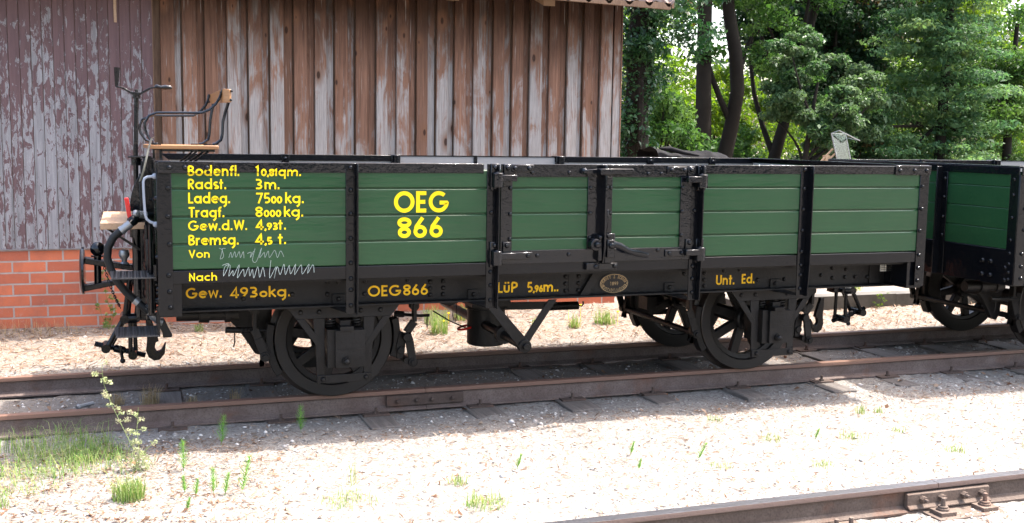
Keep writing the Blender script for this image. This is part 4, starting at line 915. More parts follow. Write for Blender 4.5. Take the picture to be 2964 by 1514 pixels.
mb.build('strap', 'strap_grey', seat_o)
# brake column with crank
mb = MB(); mb.tube([(-2.650, .3, .50), (-2.644, .3, 1.50), (-2.632, .3, 1.853)], .014, 12); mb.tube([(-2.632, .3, 1.845), (-2.631, .3, 1.872)], .023, 14); mb.tube([(-2.645, .3, 1.44), (-2.644, .3, 1.50)], .028, 12); mb.tube([(-2.651, .3, .62), (-2.649, .3, 1.0)], .030, 12); mb.tube([(-2.65, .3, 1.0), (-2.648, .3, 1.09)], .042, 12)
bc = mb.build('brake_column', 'black_gloss', W1)
mb = MB(); mb.bar((-2.745, .3, 1.914), (-2.706, .3, 1.907), .022, .010); mb.bar((-2.709, .3, 1.908), (-2.660, .3, 1.877), .022, .013); mb.bar((-2.662, .3, 1.877), (-2.604, .3, 1.876), .026, .016); mb.bar((-2.606, .3, 1.877), (-2.547, .3, 1.911), .022, .013); mb.bar((-2.549, .3, 1.911), (-2.51, .3, 1.916), .022, .010)
mb.tube([(-2.631, .3, 1.88), (-2.631, .3, 1.90)], .010, 8); ck = mb.build('brake_crank', 'black_gloss', bc, .002)
mb = MB(); mb.tube([(-2.744, .3, 1.912), (-2.743, .3, 1.93), (-2.741, .3, 1.98), (-2.739, .3, 2.028)], [.008, .011, .0145, .018], 12); mb.build('crank_handle', 'black_frame', ck)
mb = MB(); mb.tube([(-2.525, .3, 1.918), (-2.512, .3, 1.921), (-2.49, .3, 1.916), (-2.46, .3, 1.918), (-2.435, .3, 1.917), (-2.424, .3, 1.915)], [.009, .014, .011, .0145, .012, .006], 12); mb.build('crank_handle', 'black_gloss', ck)
mb = MB(); mb.box(-2.69, -2.555, .22, .38, 1.488, 1.498); mb.box(-2.605, -2.555, .10, .75, 1.40, 1.487); mb.build('column_bracket', 'black_gloss', bc, .002)
mb = MB(); mb.prism([(-2.61, 1.40), (-2.64, 1.365), (-2.66, 1.325), (-2.675, 1.275), (-2.684, 1.225), (-2.684, 1.17), (-2.63, 1.168), (-2.60, 1.168), (-2.58, 1.405)], .16, .19); mb.build('guard_plate', 'black_gloss', W1, .002)
mb = MB(); mb.box(-2.853, -2.60, .02, .98, 1.072, 1.111); fb = mb.build('brakeman_footboard', 'plank_wood', W1, .003); fb['label'] = 'pale wooden footboard on the wagon end'
mb = MB(); mb.box(-2.835, -2.55, .25, .28, 1.055, 1.0715); mb.box(-2.835, -2.55, .70, .73, 1.055, 1.0715); mb.bar((-2.82, .265, 1.06), (-2.57, .265, .88), .03, .014); mb.build('footboard_bracket', 'black_frame', fb)
# vertical irons on the end
mb = MB()
for x, y, z0, z1 in ((-2.612, .05, .66, 1.40), (-2.59, -.16, .62, 1.15), (-2.585, -.40, .62, 1.05), (-2.625, .62, .62, 1.15)): mb.box(x - .018, x + .018, y - .02, y + .02, z0, z1)
mb.build('end_iron', 'black_frame', W1, .003)
mb = MB(); mb.tube([(-2.60, -.28, 1.12), (-2.60, -.28, .58)], .013, 8); mb.tube([(-2.585, -.50, 1.14), (-2.585, -.50, .64)], .011, 8); mb.tube([(-2.565, -.34, 1.02), (-2.565, -.34, .64), (-2.60, -.30, .60)], .009, 8)
for z in (.72, .88, 1.04): mb.tube([(-2.60, -.28, z), (-2.60, -.28, z + .03)], .02, 8)
mb.build('end_pipe', 'black_frame', W1)
mb = MB(); mb.tube([(-2.542, -.6, 1.409), (-2.592, -.6, 1.406), (-2.608, -.6, 1.398), (-2.615, -.6, 1.379), (-2.614, -.6, 1.302), (-2.610, -.6, 1.209), (-2.603, -.6, 1.180), (-2.585, -.6, 1.163), (-2.54, -.6, 1.149)], .0075, 10)
for z in (1.409, 1.149): mb.ball((-2.556, -.6, z), .016, 10, 6)
mb.build('grab_handle', 'handle_grey', W1)
# steps
for z, x0, x1 in ((.864, -2.80, -2.565), (.545, -2.785, -2.552)):
    mb = MB(); mb.prism([(x0 + .012, -.62), (x1, -.62), (x1, -.30), (x0, -.30)], z - .006, z, 'xy')
    a = x0 + .02; i = 0
    while a < x1 - .015:
        for b in np.arange(-.61, -.31, .022):
            mb.bar((a + (.006 if i % 2 else 0), b - .006, z + .0012), (a + .010, b + .006, z + .0012), .003, .0028)
        a += .016; i += 1
    st = mb.build('step', 'tread_plate', W1); st['label'] = ('upper' if z > .7 else 'lower') + ' tread plate step'
    mb = MB(); mb.box(x1 - .008, x1 + .006, -.615, -.575, z - .01 if z < .7 else z - .02, .70 if z < .7 else .93); mb.box(x1 - .008, x1 + .006, -.34, -.31, z - .01, z + .08); mb.build('step_hanger', 'black_frame', st)
# brake hose, lever, dummy coupling
hose = [(-2.715, -.25, 1.103), (-2.743, -.25, 1.082), (-2.779, -.25, 1.05), (-2.808, -.25, .992), (-2.813, -.25, .934), (-2.795, -.25, .866), (-2.762, -.26, .798), (-2.716, -.27, .737), (-2.67, -.28, .693), (-2.631, -.29, .658), (-2.595, -.30, .628)]
mb = MB(); mb.tube(hose, .0222, 12); ho = mb.build('brake_hose', 'rubber', W1); ho['label'] = 'thick grey rubber brake hose'
mb = MB(); mb.tube([(-2.738, -.25, 1.086), (-2.726, -.25, 1.095)], .026, 12); mb.tube([(-2.726, -.25, 1.095), (-2.685, -.25, 1.128)], .0235, 10); mb.build('hose_fitting', 'steel_bright', ho)
mb = MB(); mb.tube([(-2.672, -.28, .695), (-2.650, -.285, .676)], .0235, 12); mb.tube([(-2.622, -.29, .652), (-2.608, -.295, .640)], .023, 12)
mb.tube([(-2.600, -.30, .632), (-2.575, -.30, .600), (-2.545, -.30, .570), (-2.525, -.30, .563)], [.017, .024, .020, .026], 12); mb.build('hose_fitting', 'steel_bright', ho)
mb = MB(); mb.prism([(-2.545, .585), (-2.517, .585), (-2.498, .541), (-2.474, .49), (-2.476, .474), (-2.524, .474), (-2.530, .51), (-2.545, .54)], -.315, -.29); mb.build('dummy_coupling', 'rubber', ho, .006)
mb = MB(); mb.tube([(-2.695, -.24, 1.115), (-2.67, -.2, 1.14), (-2.63, -.15, 1.16), (-2.57, -.1, 1.16)], .024, 10); mb.ball((-2.672, -.2, 1.142), .032, 10, 8); mb.ball((-2.64, -.16, 1.155), .030, 10, 8); ac = mb.build('angle_cock', 'black_frame', W1)
mb = MB(); mb.tube([(-2.64, -.19, 1.175), (-2.60, -.17, 1.17)], .022, 8); mb.ball((-2.655, -.2, 1.18), .022, 8, 6); mb.build('cock_body', 'steel_bright', ac)
mb = MB(); mb.prism([(-2.716, 1.270), (-2.693, 1.272), (-2.683, 1.20), (-2.679, 1.165), (-2.664, 1.152), (-2.676, 1.132), (-2.694, 1.140), (-2.702, 1.17), (-2.708, 1.21)], -.215, -.197); mb.build('cock_lever', 'red_paint', ac, .003)

# ------------------------------------------------------------------ the second wagon, coupled behind the first
W2 = empty('freight_wagon', (5.751, .37, 0)); tag(W2, 'dark green planked wagon cut by the right edge of the picture, coupled behind', 'freight wagon')
SKIP = {'number_lettering', 'data_lettering', 'sole_bar_lettering', 'chalk_writing', 'maker_plate', 'card_plate', 'seat', 'brake_column', 'guard_plate', 'brakeman_footboard', 'end_iron', 'end_pipe', 'grab_handle', 'step', 'brake_hose', 'angle_cock', 'safety_chain', 'dummy_coupling', 'coupling_hook', 'coupling_link', 'shackle', 'hook_carrier', 'buffer', 'release_rod', 'hand_lever'}
def copy_tree(o, parent):
    c = o.copy(); COL.objects.link(c); c.parent = parent
    for ch in list(o.children): copy_tree(ch, c)
    return c
for ch in list(W1.children):
    if ch.name.split('.')[0] in SKIP: continue
    c = copy_tree(ch, W2)
    if ch.name.split('.')[0] in ('axle', 'axle_guard', 'axle_box', 'coil_spring', 'brake_shoe', 'brake_beam'): c.location.y += .1; c.location.x += .09
# ------------------------------------------------------------------ shed
SH = empty('wooden_shed', (-2.4, 5.8, -.12)); tag(SH, 'weathered brown board shed with peeling painted wing on red brick plinth', 'shed')
YW = 3.40
mb = MB(); mb.box(-9, 2.03, YW, YW + .24, -.3, .62); o = mb.build('brick_plinth', 'red_brick', SH, smooth=False); o['label'] = 'red brick plinth'
mb = MB(); x = -9.0; xs = [-3.688, -3.616, -3.528, -3.44, -3.354, -3.266, -3.178, -3.091, -3.0, -2.91, -2.823, -2.733, -2.645, -2.557, -2.462]
xs = list(np.arange(-9, -3.72, .088)) + xs
for a, b in zip(xs[:-1], xs[1:]):
    mb.tag = random.random(); dy = random.uniform(-.0012, .0012)
    mb.prism([(a + .0016, YW - .024), (a + .003, YW - .030 + dy), (b - .003, YW - .030 + dy), (b - .0016, YW - .024), (b - .0016, YW - .004), (a + .0016, YW - .004)], .628 + random.uniform(-.006, .006), 3.3, 'xy')
o = mb.build('painted_boarding', 'peeling_paint', SH, attr=True, smooth=False); o['label'] = 'left wing boards with peeling dark red paint'
mb = MB(); mb.box(-9, -2.47, YW - .019, YW - .0045, .64, 3.3); mb.box(-2.47, 2.03, YW + .06, YW + .10, .62, 3.3); mb.build('backing_wall', 'old_timber', SH)
L_ = [-2.397, -2.211, -2.021, -1.83, -1.642, -1.45, -1.237, -1.047, -.861, -.668, -.472, -.279, -.084, .111, .289, .48, .681, .877, 1.06, 1.261, 1.456, 1.631, 1.816]
W_ = [.117, .118, .11, .112, .116, .12, .118, .105, .115, .107, .105, .116, .107, .107, .113, .121, .108, .109, .126, .097, .107, .10, .124]
mb = MB()
for i, (a, wd) in enumerate(zip(L_, W_)):                       # raised boards
    mb.tag = random.random(); sk = random.uniform(-.004, .004); z0 = .60
    mb.prism([(a, YW + .002), (a + .004, YW - .001), (a + wd - .004, YW - .001 + sk), (a + wd, YW + .002 + sk), (a + wd, YW + .034), (a, YW + .034)], z0, 3.3, 'xy')
for i, (a, wd) in enumerate(zip(L_, W_)):                       # boards lying deeper between them
    b = L_[i + 1] if i + 1 < len(L_) else 2.03
    mb.tag = random.random(); mb.box(a + wd - .03, b - (.016, .012, .004, .014)[i % 4], YW + .0348, YW + .055, .60, 3.3)
mb.tag = .3; mb.box(1.955, 2.032, YW - .004, YW + .0345, .60, 3.3); mb.tag = .75; mb.box(2.0325, 2.045, YW - .012, YW + .05, .60, 3.3)
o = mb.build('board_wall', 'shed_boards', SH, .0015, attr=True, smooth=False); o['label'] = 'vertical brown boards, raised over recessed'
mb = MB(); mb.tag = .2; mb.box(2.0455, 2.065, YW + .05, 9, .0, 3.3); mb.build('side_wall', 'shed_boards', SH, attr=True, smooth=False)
mb = MB(); mb.tag = .4; mb.box(-2.462, -2.400, YW + .052, YW + .058, .62, 3.3); mb.tag = .9; mb.box(-2.4645, -2.458, YW - .034, YW + .05, .625, 3.3); mb.build('door_gap_post', 'old_timber', SH)
mb = MB(); mb.box(-2.775, -2.752, YW - .042, YW - .0315, 2.575, 3.1); mb.build('hanging_batten', 'plank_wood', SH)
# roof: eave in front of the wall, tiles in rows
ye, ze, sl = 2.86, 2.955, .80
mb = MB(); xr = np.arange(-9.2, 2.33, .025); 
rows = 12; run = .34
for r_ in range(rows):
    y0 = ye - .03 + r_ * run; z0 = ze + .01 + (y0 - ye) * sl
    vs = []; 
    for x in xr:
        h_ = .022 * math.sin(2 * math.pi * x / .21) + .012 * math.sin(4 * math.pi * x / .21 + 1)
        for (dy, dz) in ((0, .0), (0, .028), (run + .05, (run + .05) * sl + .012)): vs.append((x, y0 + dy, z0 + dz + h_))
    n3 = len(xr); fs = []
    for i in range(n3 - 1):
        for k_ in range(2): fs.append((i * 3 + k_, (i + 1) * 3 + k_, (i + 1) * 3 + k_ + 1, i * 3 + k_ + 1))
    mb.add(vs, fs)
mb.build('roof', 'roof_tile', SH)
mb = MB(); yr = ye + rows * run; mb.add([(-9.2, ye, ze - .015), (2.30, ye, ze - .015), (2.30, yr, ze - .015 + rows * run * sl), (-9.2, yr, ze - .015 + rows * run * sl), (-9.2, ye, ze - .04), (2.30, ye, ze - .04), (2.30, yr, ze - .04 + rows * run * sl), (-9.2, yr, ze - .04 + rows * run * sl)], [(0, 1, 2, 3), (7, 6, 5, 4), (0, 4, 5, 1), (1, 5, 6, 2), (2, 6, 7, 3), (3, 7, 4, 0)]); mb.build('roof_boarding', 'old_timber', SH)
mb = MB(); mb.prism([(2.285, 2.884), (2.285, ze - .004), (-9.2, ze - .004), (-9.2, 2.945), (0.4, 2.93)], ye - .03, ye - .002); mb.build('eave_board', 'old_timber', SH, .003)
mb = MB(); mb.add([(2.3005, ye - .02, 2.90), (2.325, ye - .02, 2.90), (2.325, yr, 2.90 + rows * run * sl), (2.3005, yr, 2.90 + rows * run * sl), (2.3005, ye - .02, 3.0), (2.325, ye - .02, 3.0), (2.325, yr, 3.0 + rows * run * sl), (2.3005, yr, 3.0 + rows * run * sl)], [(0, 3, 2, 1), (4, 5, 6, 7), (0, 1, 5, 4), (1, 2, 6, 5), (2, 3, 7, 6), (3, 0, 4, 7)]); mb.build('barge_board', 'old_timber', SH)
for x in (-7, -6, -5, -4, -3.0, -1.95, -.9, .12, 1.075):
    mb = MB(); mb.prism([(3.10, 2.889), (3.10, 2.945), (3.45, 3.30), (3.45, 3.0)], x, x + .115, 'yz'); mb.build('rafter', 'plank_wood', SH)

# ------------------------------------------------------------------ kerb, barrow, glass screen behind the wagon
mb = MB(); pts = np.linspace(2.9, 22, 40)
for a, b in zip(pts[:-1], pts[1:]): mb.box(a, b - .004, 2.53 + random.uniform(-.008, .008), 2.72, -.25, .075 + random.uniform(-.006, .006))
k = mb.build('kerb', 'concrete', origin=(6, 2.6, -.1)); tag(k, 'low mossy concrete kerb behind the far rail on the right', 'kerb')
me_v = [(2.9, 2.70, .065), (60, 2.70, .065), (60, 60, .3), (2.9, 60, .3)]
pf = MB(); pf.add(me_v, [(0, 1, 2, 3)]); pf.add([(2.9, 2.70, -.3), (2.9, 60, -.3)], []); pf.f.append((0, 3, 5, 4)); pf.t.append(0)
o = pf.build('platform', 'sand', smooth=False); o['kind'] = 'structure'
def gpl(x, y): return (.065 + (y - 2.7) * .0041) if (x > 2.9 and y > 2.7) else float(gz(x, y))

hc = empty('handcart', (2.75, 4.1, gpl(2.5, 4.1))); tag(hc, 'handcart behind the wagon, under the shed corner, carrying the black tarpaulin', 'handcart')
mb = MB(); mb.box(2.45, 3.75, 3.85, 4.4, .62, 1.34); mb.build('cart_body', 'old_timber', hc, .01)
for x in (2.75, 3.2):
    for y in (3.80, 4.45):
        mb = MB(); mb.lathe([(.20, -.02), (.25, -.02), (.25, .02), (.20, .02), (.20, -.02)], (x, y, .32), 'y', 24)
        for i in range(6): a = i * math.pi / 3; mb.bar((x, y, .32), (x + .21 * math.cos(a), y, .32 + .21 * math.sin(a)), .03, .03, (0, 1, 0))
        mb.build('wheel', 'black_under', hc)
mb = MB(); mb.cyl((2.75, 3.8, .32), (2.75, 4.45, .32), .025); mb.cyl((3.2, 3.8, .32), (3.2, 4.45, .32), .025); mb.box(2.6, 3.35, 4.0, 4.25, .34, .615); mb.build('axle', 'black_under', hc)
tp = []; xs_ = np.linspace(2.72, 3.62, 46); ys_ = np.linspace(3.82, 4.42, 14)
V = []
for x in xs_:
    t_ = (x - 2.72) / .9
    top = 1.455 + (.085 * max(0, 1 - t_ / .42) if t_ < .42 else .05 * math.sin((t_ - .42) / .58 * math.pi) ** .7)
    for y in ys_:
        e = min(1, (y - 3.82) / .08, (4.42 - y) / .08); V.append((x, y, 1.345 + (top - 1.345 + .012 * math.sin(31 * x + 9 * y) + .01 * math.sin(19 * y - 7 * x)) * max(0.02, e) ** .5))
F = [(i * 14 + j, (i + 1) * 14 + j, (i + 1) * 14 + j + 1, i * 14 + j + 1) for i in range(45) for j in range(13)]
mb = MB(); mb.add(V, F); mb.tube([(2.74, 3.86, 1.545), (2.85, 3.85, 1.54), (3.02, 3.84, 1.50), (3.2, 3.83, 1.47)], [.012, .03, .024, .01], 10)
o = mb.build('tarpaulin_bundle', 'tarpaulin', origin=(3.1, 4.1, 1.345)); tag(o, 'crumpled black tarpaulin bundle showing just above the far wagon side', 'tarpaulin')

gs = empty('glass_screen', (6.2, 5.5, gpl(6.2, 5.5))); tag(gs, 'tilted glass screen in a thin grey metal frame before the bushes', 'glass screen')
A = Vector((6.20, 5.5, 1.40)); B = Vector((6.50, 5.62, 1.40)); Ct = Vector((6.09, 5.5, 1.75)); D = Vector((6.40, 5.62, 1.75)); E1 = Vector((6.17, 5.45, 1.79)); E2 = Vector((6.56, 5.52, 1.66))
A0 = A + (A - Ct) * 1.6; B0 = B + (B - D) * 1.6
mb = MB()
for p, q in ((A0, Ct), (B0, D), (Ct, D), (A0, B0)): mb.bar(p, q, .014, .014)
for p, q in ((Ct, E1), (E1, E2), (E2, D + Vector((.05, 0, -.06)))): mb.bar(p, q, .011, .011)
mb.build('frame', 'steel_bright', gs)
mb = MB(); n_ = (B - A).cross(Ct - A).normalized() * .004; mb.add([A0 + n_, B0 + n_, D + n_, Ct + n_, A0 - n_, B0 - n_, D - n_, Ct - n_], [(0, 1, 2, 3), (7, 6, 5, 4), (0, 4, 5, 1), (1, 5, 6, 2), (2, 6, 7, 3), (3, 7, 4, 0)]); mb.build('pane', 'dusty_glass', gs)
G2 = [Ct + Vector((.02, 0, .02)), E1, E2, D + Vector((.06, 0, -.05))]; mb = MB(); mb.add([g + Vector((0, 0, .004)) for g in G2] + [g - Vector((0, 0, .004)) for g in G2], [(0, 1, 2, 3), (7, 6, 5, 4), (0, 4, 5, 1), (1, 5, 6, 2), (2, 6, 7, 3), (3, 7, 4, 0)]); mb.build('top_pane', 'dusty_glass', gs)
mb = MB(); mb.bar((6.02, 5.6, 1.38), (6.16, 5.55, 1.55), .018, .022); mb.bar((6.07, 5.58, 1.36), (6.2, 5.52, 1.50), .018, .022); mb.bar((6.1, 5.6, gpl(6, 5.6)), (6.1, 5.6, 1.46), .07, .07); mb.bar((6.5, 5.66, gpl(6, 5.6)), (6.5, 5.66, 1.2), .07, .07); mb.bar((6.08, 5.6, .85), (6.56, 5.64, .85), .06, .07); mb.build('wooden_stand', 'plank_wood', gs)

# ------------------------------------------------------------------ trees
def leaves(C, n, size, up=.6, asp=.55, drop=0.0, sizes=.35):
    """C: array of clumps (x,y,z,rx,ry,rz); n leaves spread over them"""
    C = np.asarray(C, float); vol = (C[:, 3] * C[:, 4] * C[:, 5]) ** .67; pr_ = vol / vol.sum(); k = RNG.choice(len(C), n, p=pr_)
    d = RNG.normal(size=(n, 3)); d /= np.linalg.norm(d, axis=1)[:, None]; r = RNG.random(n) ** (1 / 2.4)
    P = C[k, :3] + d * r[:, None] * C[k, 3:6]
    nr = RNG.normal(size=(n, 3)); nr /= np.linalg.norm(nr, axis=1)[:, None]; nr = nr + d * .5 + np.array([0, 0, up]); nr /= np.linalg.norm(nr, axis=1)[:, None]
    t = np.cross(nr, RNG.normal(size=(n, 3))); t[:, 2] -= drop; t -= nr * (t * nr).sum(1)[:, None]; t /= np.linalg.norm(t, axis=1)[:, None]; b = np.cross(nr, t)
    s = size * RNG.lognormal(0, sizes, n)[:, None]
    V = np.stack([P - t * s * .5, P + b * s * asp * .5 + nr * s * .10, P + t * s * .5 - nr * s * .06, P - b * s * asp * .5 + nr * s * .10], 1).reshape(-1, 3)
    F = np.arange(4 * n).reshape(-1, 4)
    cl = RNG.random(len(C)); bid = np.clip(cl[k] * .55 + RNG.random(n) * .45, 0, 1)
    return V, F, bid
def limb(mb, a, b, r0, r1, bend=.1, n=7):
    a = Vector(a); b = Vector(b); off = Vector((random.uniform(-1, 1), random.uniform(-1, 1), random.uniform(-.3, .6))) * bend * (b - a).length
    mb.tube([a.lerp(b, t) + off * math.sin(math.pi * t) for t in np.linspace(0, 1, n)], [r0 + (r1 - r0) * t for t in np.linspace(0, 1, n)], 8)
def tree(name, label, trunk, rad, clumps, n, size, mat, cat='tree', limbs=0, group=None, **kw):
    base = trunk[0]; t = empty(name, base); tag(t, label, cat, group)
    mb = MB(); mb.tube(trunk, rad, 12)
    C = np.asarray(clumps)
    for i in range(limbs):
        c = C[(i * 7) % len(C)]; k_ = min(len(trunk) - 2, max(0, int(len(trunk) * random.uniform(.3, .85)))); a = trunk[k_]
        limb(mb, a, c[:3], rad[k_] * .5, .012)
    mb.build('trunk', 'bark', t)
    V, F, b = leaves(clumps, n, size, **kw); arrmesh('crown', V, F, b, mat, t)
    return t
def blob(c, r, k, cr_, hole=None):
    out = []
    while len(out) < k:
        d = RNG.normal(size=3); d /= np.linalg.norm(d); rr = RNG.random() ** .45
        p = np.array(c) + d * rr * np.array(r)
        s_ = cr_ * RNG.uniform(.6, 1.35)
        if hole and hole(p): continue
        out.append((*p, s_ * RNG.uniform(.9, 1.4), s_ * RNG.uniform(.9, 1.4), s_ * RNG.uniform(.55, .85)))
    return out
CAM = np.array([-2.69, -6.77, 1.65]); CR_, CU_, CF_ = (np.array(v) for v in (cr, cu, cf))
g0 = .08
def skyhole(p):
    d = p - CAM; zc = d @ CF_; u = 1482 + 3151 * (d @ CR_) / zc; v = 757 - 3151 * (d @ CU_) / zc
    return (((u - 2055) / 105) ** 2 + ((v - 95) / 115) ** 2 < 1) or (((u - 2240) / 45) ** 2 + ((v - 100) / 45) ** 2 < 1) or (((u - 2760) / 40) ** 2 + ((v - 100) / 55) ** 2 < 1) or (((u - 1960) / 45) ** 2 + ((v - 95) / 40) ** 2 < 1)
# ivy-clad tree at the shed corner
ivy = [(4.05 + .10 * math.sin(i), 7.2 + .06 * math.cos(2 * i), z, .26 + .10 * random.random(), .26 + .1 * random.random(), .22) for i, z in enumerate(np.arange(0.1, 6.2, .16))]
top = blob((4.6, 7.4, 4.6), (1.5, 1.2, 1.5), 46, .34, lambda p: p[2] < 2.7 or skyhole(p)) + blob((4.5, 7.1, 3.0), (.55, .5, .8), 12, .26)
tree('ivy_tree', 'ivy-clad tree trunk close to the right corner of the shed', [(4.1, 7.2, g0), (4.08, 7.2, 1.5), (4.05, 7.2, 3), (4.2, 7.2, 4.5), (4.6, 7.3, 6.5)], [.2, .17, .15, .13, .08], ivy + top, 30000, .062, 'leaf_ivy', limbs=6)
# two tall bare trunks
tree('tall_tree', 'tall straight dark trunk, left of the curved trunk, sky gap beside it', [(6.72, 10, g0), (6.70, 10, 1.6), (6.66, 10, 3), (6.64, 10, 4.5), (6.6, 10, 7)], [.17, .145, .13, .12, .08],
     blob((6.3, 10, 5.6), (1.3, 1.2, 1.6), 30, .42, skyhole) + blob((6.72, 9.8, 3.2), (.2, .2, .3), 3, .13), 8000, .10, 'leaf_mid', limbs=1)
tree('tall_tree', 'gently curved brown trunk right of the straight dark trunk', [(7.08, 10, g0), (7.10, 10, 1.2), (7.25, 10, 1.9), (7.34, 10, 2.5), (7.28, 10, 3.1), (7.12, 10, 3.8), (7.0, 10, 4.6), (6.9, 10, 7)], [.16, .14, .13, .125, .12, .11, .10, .07],
     blob((7.6, 10.2, 4.3), (.9, .8, .8), 24, .26, skyhole) + blob((7.95, 10.2, 3.2), (.5, .4, .5), 9, .2, skyhole) + blob((7.0, 10, 5.9), (1.6, 1.2, .9), 24, .36, skyhole), 14000, .07, 'leaf_mid', limbs=2)
tree('leaning_tree', 'slender trunk leaning right among the leaves in the middle of the wood', [(9.0, 11.5, g0), (9.1, 11.5, 1.3), (9.35, 11.5, 2.2), (9.6, 11.5, 3.2), (9.9, 11.5, 4.3), (10.3, 11.5, 6.0)], [.13, .12, .105, .095, .08, .05],
     blob((8.7, 11.3, 4.2), (1.1, .8, .9), 20, .28, skyhole) + blob((9.6, 11.2, 5.2), (1.3, 1, .9), 22, .36) + blob((9.0, 11, 2.6), (.5, .4, .6), 7, .22), 15000, .07, 'leaf_mid', limbs=5)
# pale maple bush hanging over the wagon side
tree('maple_bush', 'bushy tree with pale silvery drooping leaves above the wagon end', [(7.8, 8.6, g0), (7.8, 8.6, 1.2), (7.9, 8.6, 2.0), (8.0, 8.6, 2.6)], [.06, .05, .04, .02],
     blob((8.05, 8.7, 2.15), (.8, .6, .65), 26, .16) + blob((7.65, 8.9, 2.5), (.42, .4, .75), 12, .15) + blob((8.45, 8.5, 1.9), (.5, .35, .7), 18, .15) + blob((7.9, 8.8, 3.0), (.8, .5, .55), 14, .16) + blob((9.3, 9.0, 2.3), (.6, .5, .7), 16, .17), 21000, .062, 'leaf_pale', limbs=14, drop=1.2, up=.9)
tree('dark_tree', 'large dark tree with a few withered brown leaves, top middle of the wood', [(11.6, 13, g0), (11.5, 13, 2), (11.4, 13, 4), (11.4, 13, 7)], [.2, .18, .15, .08],
     blob((11.0, 12.8, 4.2), (1.9, 1.2, 1.45), 95, .37) + blob((10.3, 12.3, 2.6), (.9, .6, .8), 20, .3) + blob((12.2, 12.6, 2.9), (.8, .6, .7), 18, .3), 46000, .08, 'leaf_dark', limbs=16, drop=.8)
lar = []
for q in range(330):
    z = random.uniform(.6, 5.4); a = random.uniform(0, 6.28); rr = random.uniform(.15, 1.4) * (1.2 - .11 * z) ** 1; s_ = random.uniform(.6, 1.4)
    lar.append((11.05 + rr * math.cos(a) + .25 * math.sin(3 * z), 9.2 + .8 * rr * math.sin(a), z - .18 * rr + random.uniform(-.15, .15), .34 * s_, .28 * s_, .085 * s_))
tree('larch_tree', 'feathery green tree with drooping sprays filling the far right', [(11.05, 9.2, g0), (11.05, 9.2, 2), (11.1, 9.2, 4), (11.1, 9.2, 6)], [.11, .09, .06, .03], lar, 34000, .075, 'leaf_larch', limbs=2, asp=.45, drop=.9, up=.9)
tree('maple_tree', 'light green leafy tree reaching in at the upper right corner', [(15.2, 14, g0), (15.2, 14, 2.5), (15.0, 14, 4.5), (15, 14, 8)], [.18, .15, .12, .07],
     blob((14.6, 13.6, 4.9), (2.2, 1.3, 1.25), 75, .36) + blob((13.2, 13.4, 5.3), (1.0, .9, .7), 22, .3), 30000, .075, 'leaf_bright', limbs=14)
tree('maple_tree', 'mid green tree filling in low behind the larch on the right', [(13.2, 11.5, g0), (13.2, 11.5, 2), (13.2, 11.5, 4)], [.1, .08, .04],
     blob((13.3, 11.5, 2.3), (1.6, .8, 1.5), 70, .32) + blob((10.0, 10.6, 1.9), (.9, .5, .9), 28, .25), 24000, .068, 'leaf_mid', limbs=12)
tree('maple_tree', 'dense green tree closing the wood at the far right edge', [(13.9, 10.6, g0), (13.9, 10.6, 2), (13.95, 10.6, 4)], [.1, .08, .04],
     blob((13.7, 10.6, 2.5), (1.1, .8, 2.3), 60, .3) + blob((12.4, 11.2, 3.4), (.8, .5, .9), 20, .26), 20000, .068, 'leaf_mid', limbs=8)
# undergrowth under the tall trunks
for i, (x, y, z, rx, rz, n, m_, lab) in enumerate(((5.0, 8.6, 1.6, .75, 1.0, 8500, 'leaf_mid', 'green bush between the ivy tree and the straight dark trunk'), (5.9, 11.6, 1.9, .9, 1.3, 7500, 'leaf_bright', 'sunlit yellow-green bush behind the straight dark trunk'), (8.6, 13.0, 2.0, 1.2, 1.3, 7500, 'leaf_bright', 'sunlit yellow-green bush right of the curved brown trunk'), (7.6, 10.9, 1.2, .9, .75, 6000, 'leaf_mid', 'low bush at the foot of the curved brown trunk'), (9.2, 9.6, 1.2, .9, .7, 6000, 'leaf_dark', 'low dark bush below the pale drooping maple'))):
    tree('bush', lab, [(x, y, g0), (x, y, z * .6), (x + .05, y, z)], [.04, .03, .015], blob((x, y, z), (rx, .6, rz), 34, .24), n, .075, m_, 'bush', limbs=10, group='bushes under the trees')
# far wood: one mass
far = []
for i in range(520):
    p = np.array([RNG.uniform(6, 42), RNG.uniform(19, 27), RNG.uniform(.2, 9.0)])
    if skyhole(p): continue
    s_ = RNG.uniform(.5, 1.0); far.append((*p, s_ * 1.3, s_, s_ * .8))
V, F, b = leaves(far, 95000, .13, up=.6); o = arrmesh('distant_wood', V, F, b, 'leaf_bright'); o['kind'] = 'stuff'; tag(o, 'mass of bright green foliage deep in the wood behind the nearer trunks', 'wood')
far = []
for i in range(300):
    p = np.array([RNG.uniform(10, 60), RNG.uniform(29, 36), RNG.uniform(.3, 8.0)])
    if skyhole(p): continue
    s_ = RNG.uniform(.9, 1.5); far.append((*p, s_ * 1.3, s_, s_ * .8))
V, F, b = leaves(far, 36000, .27, up=.5); o = arrmesh('distant_wood', V, F, b, 'leaf_dark'); o['kind'] = 'stuff'; tag(o, 'dark edge of the far wood, last layer before the sky', 'wood')

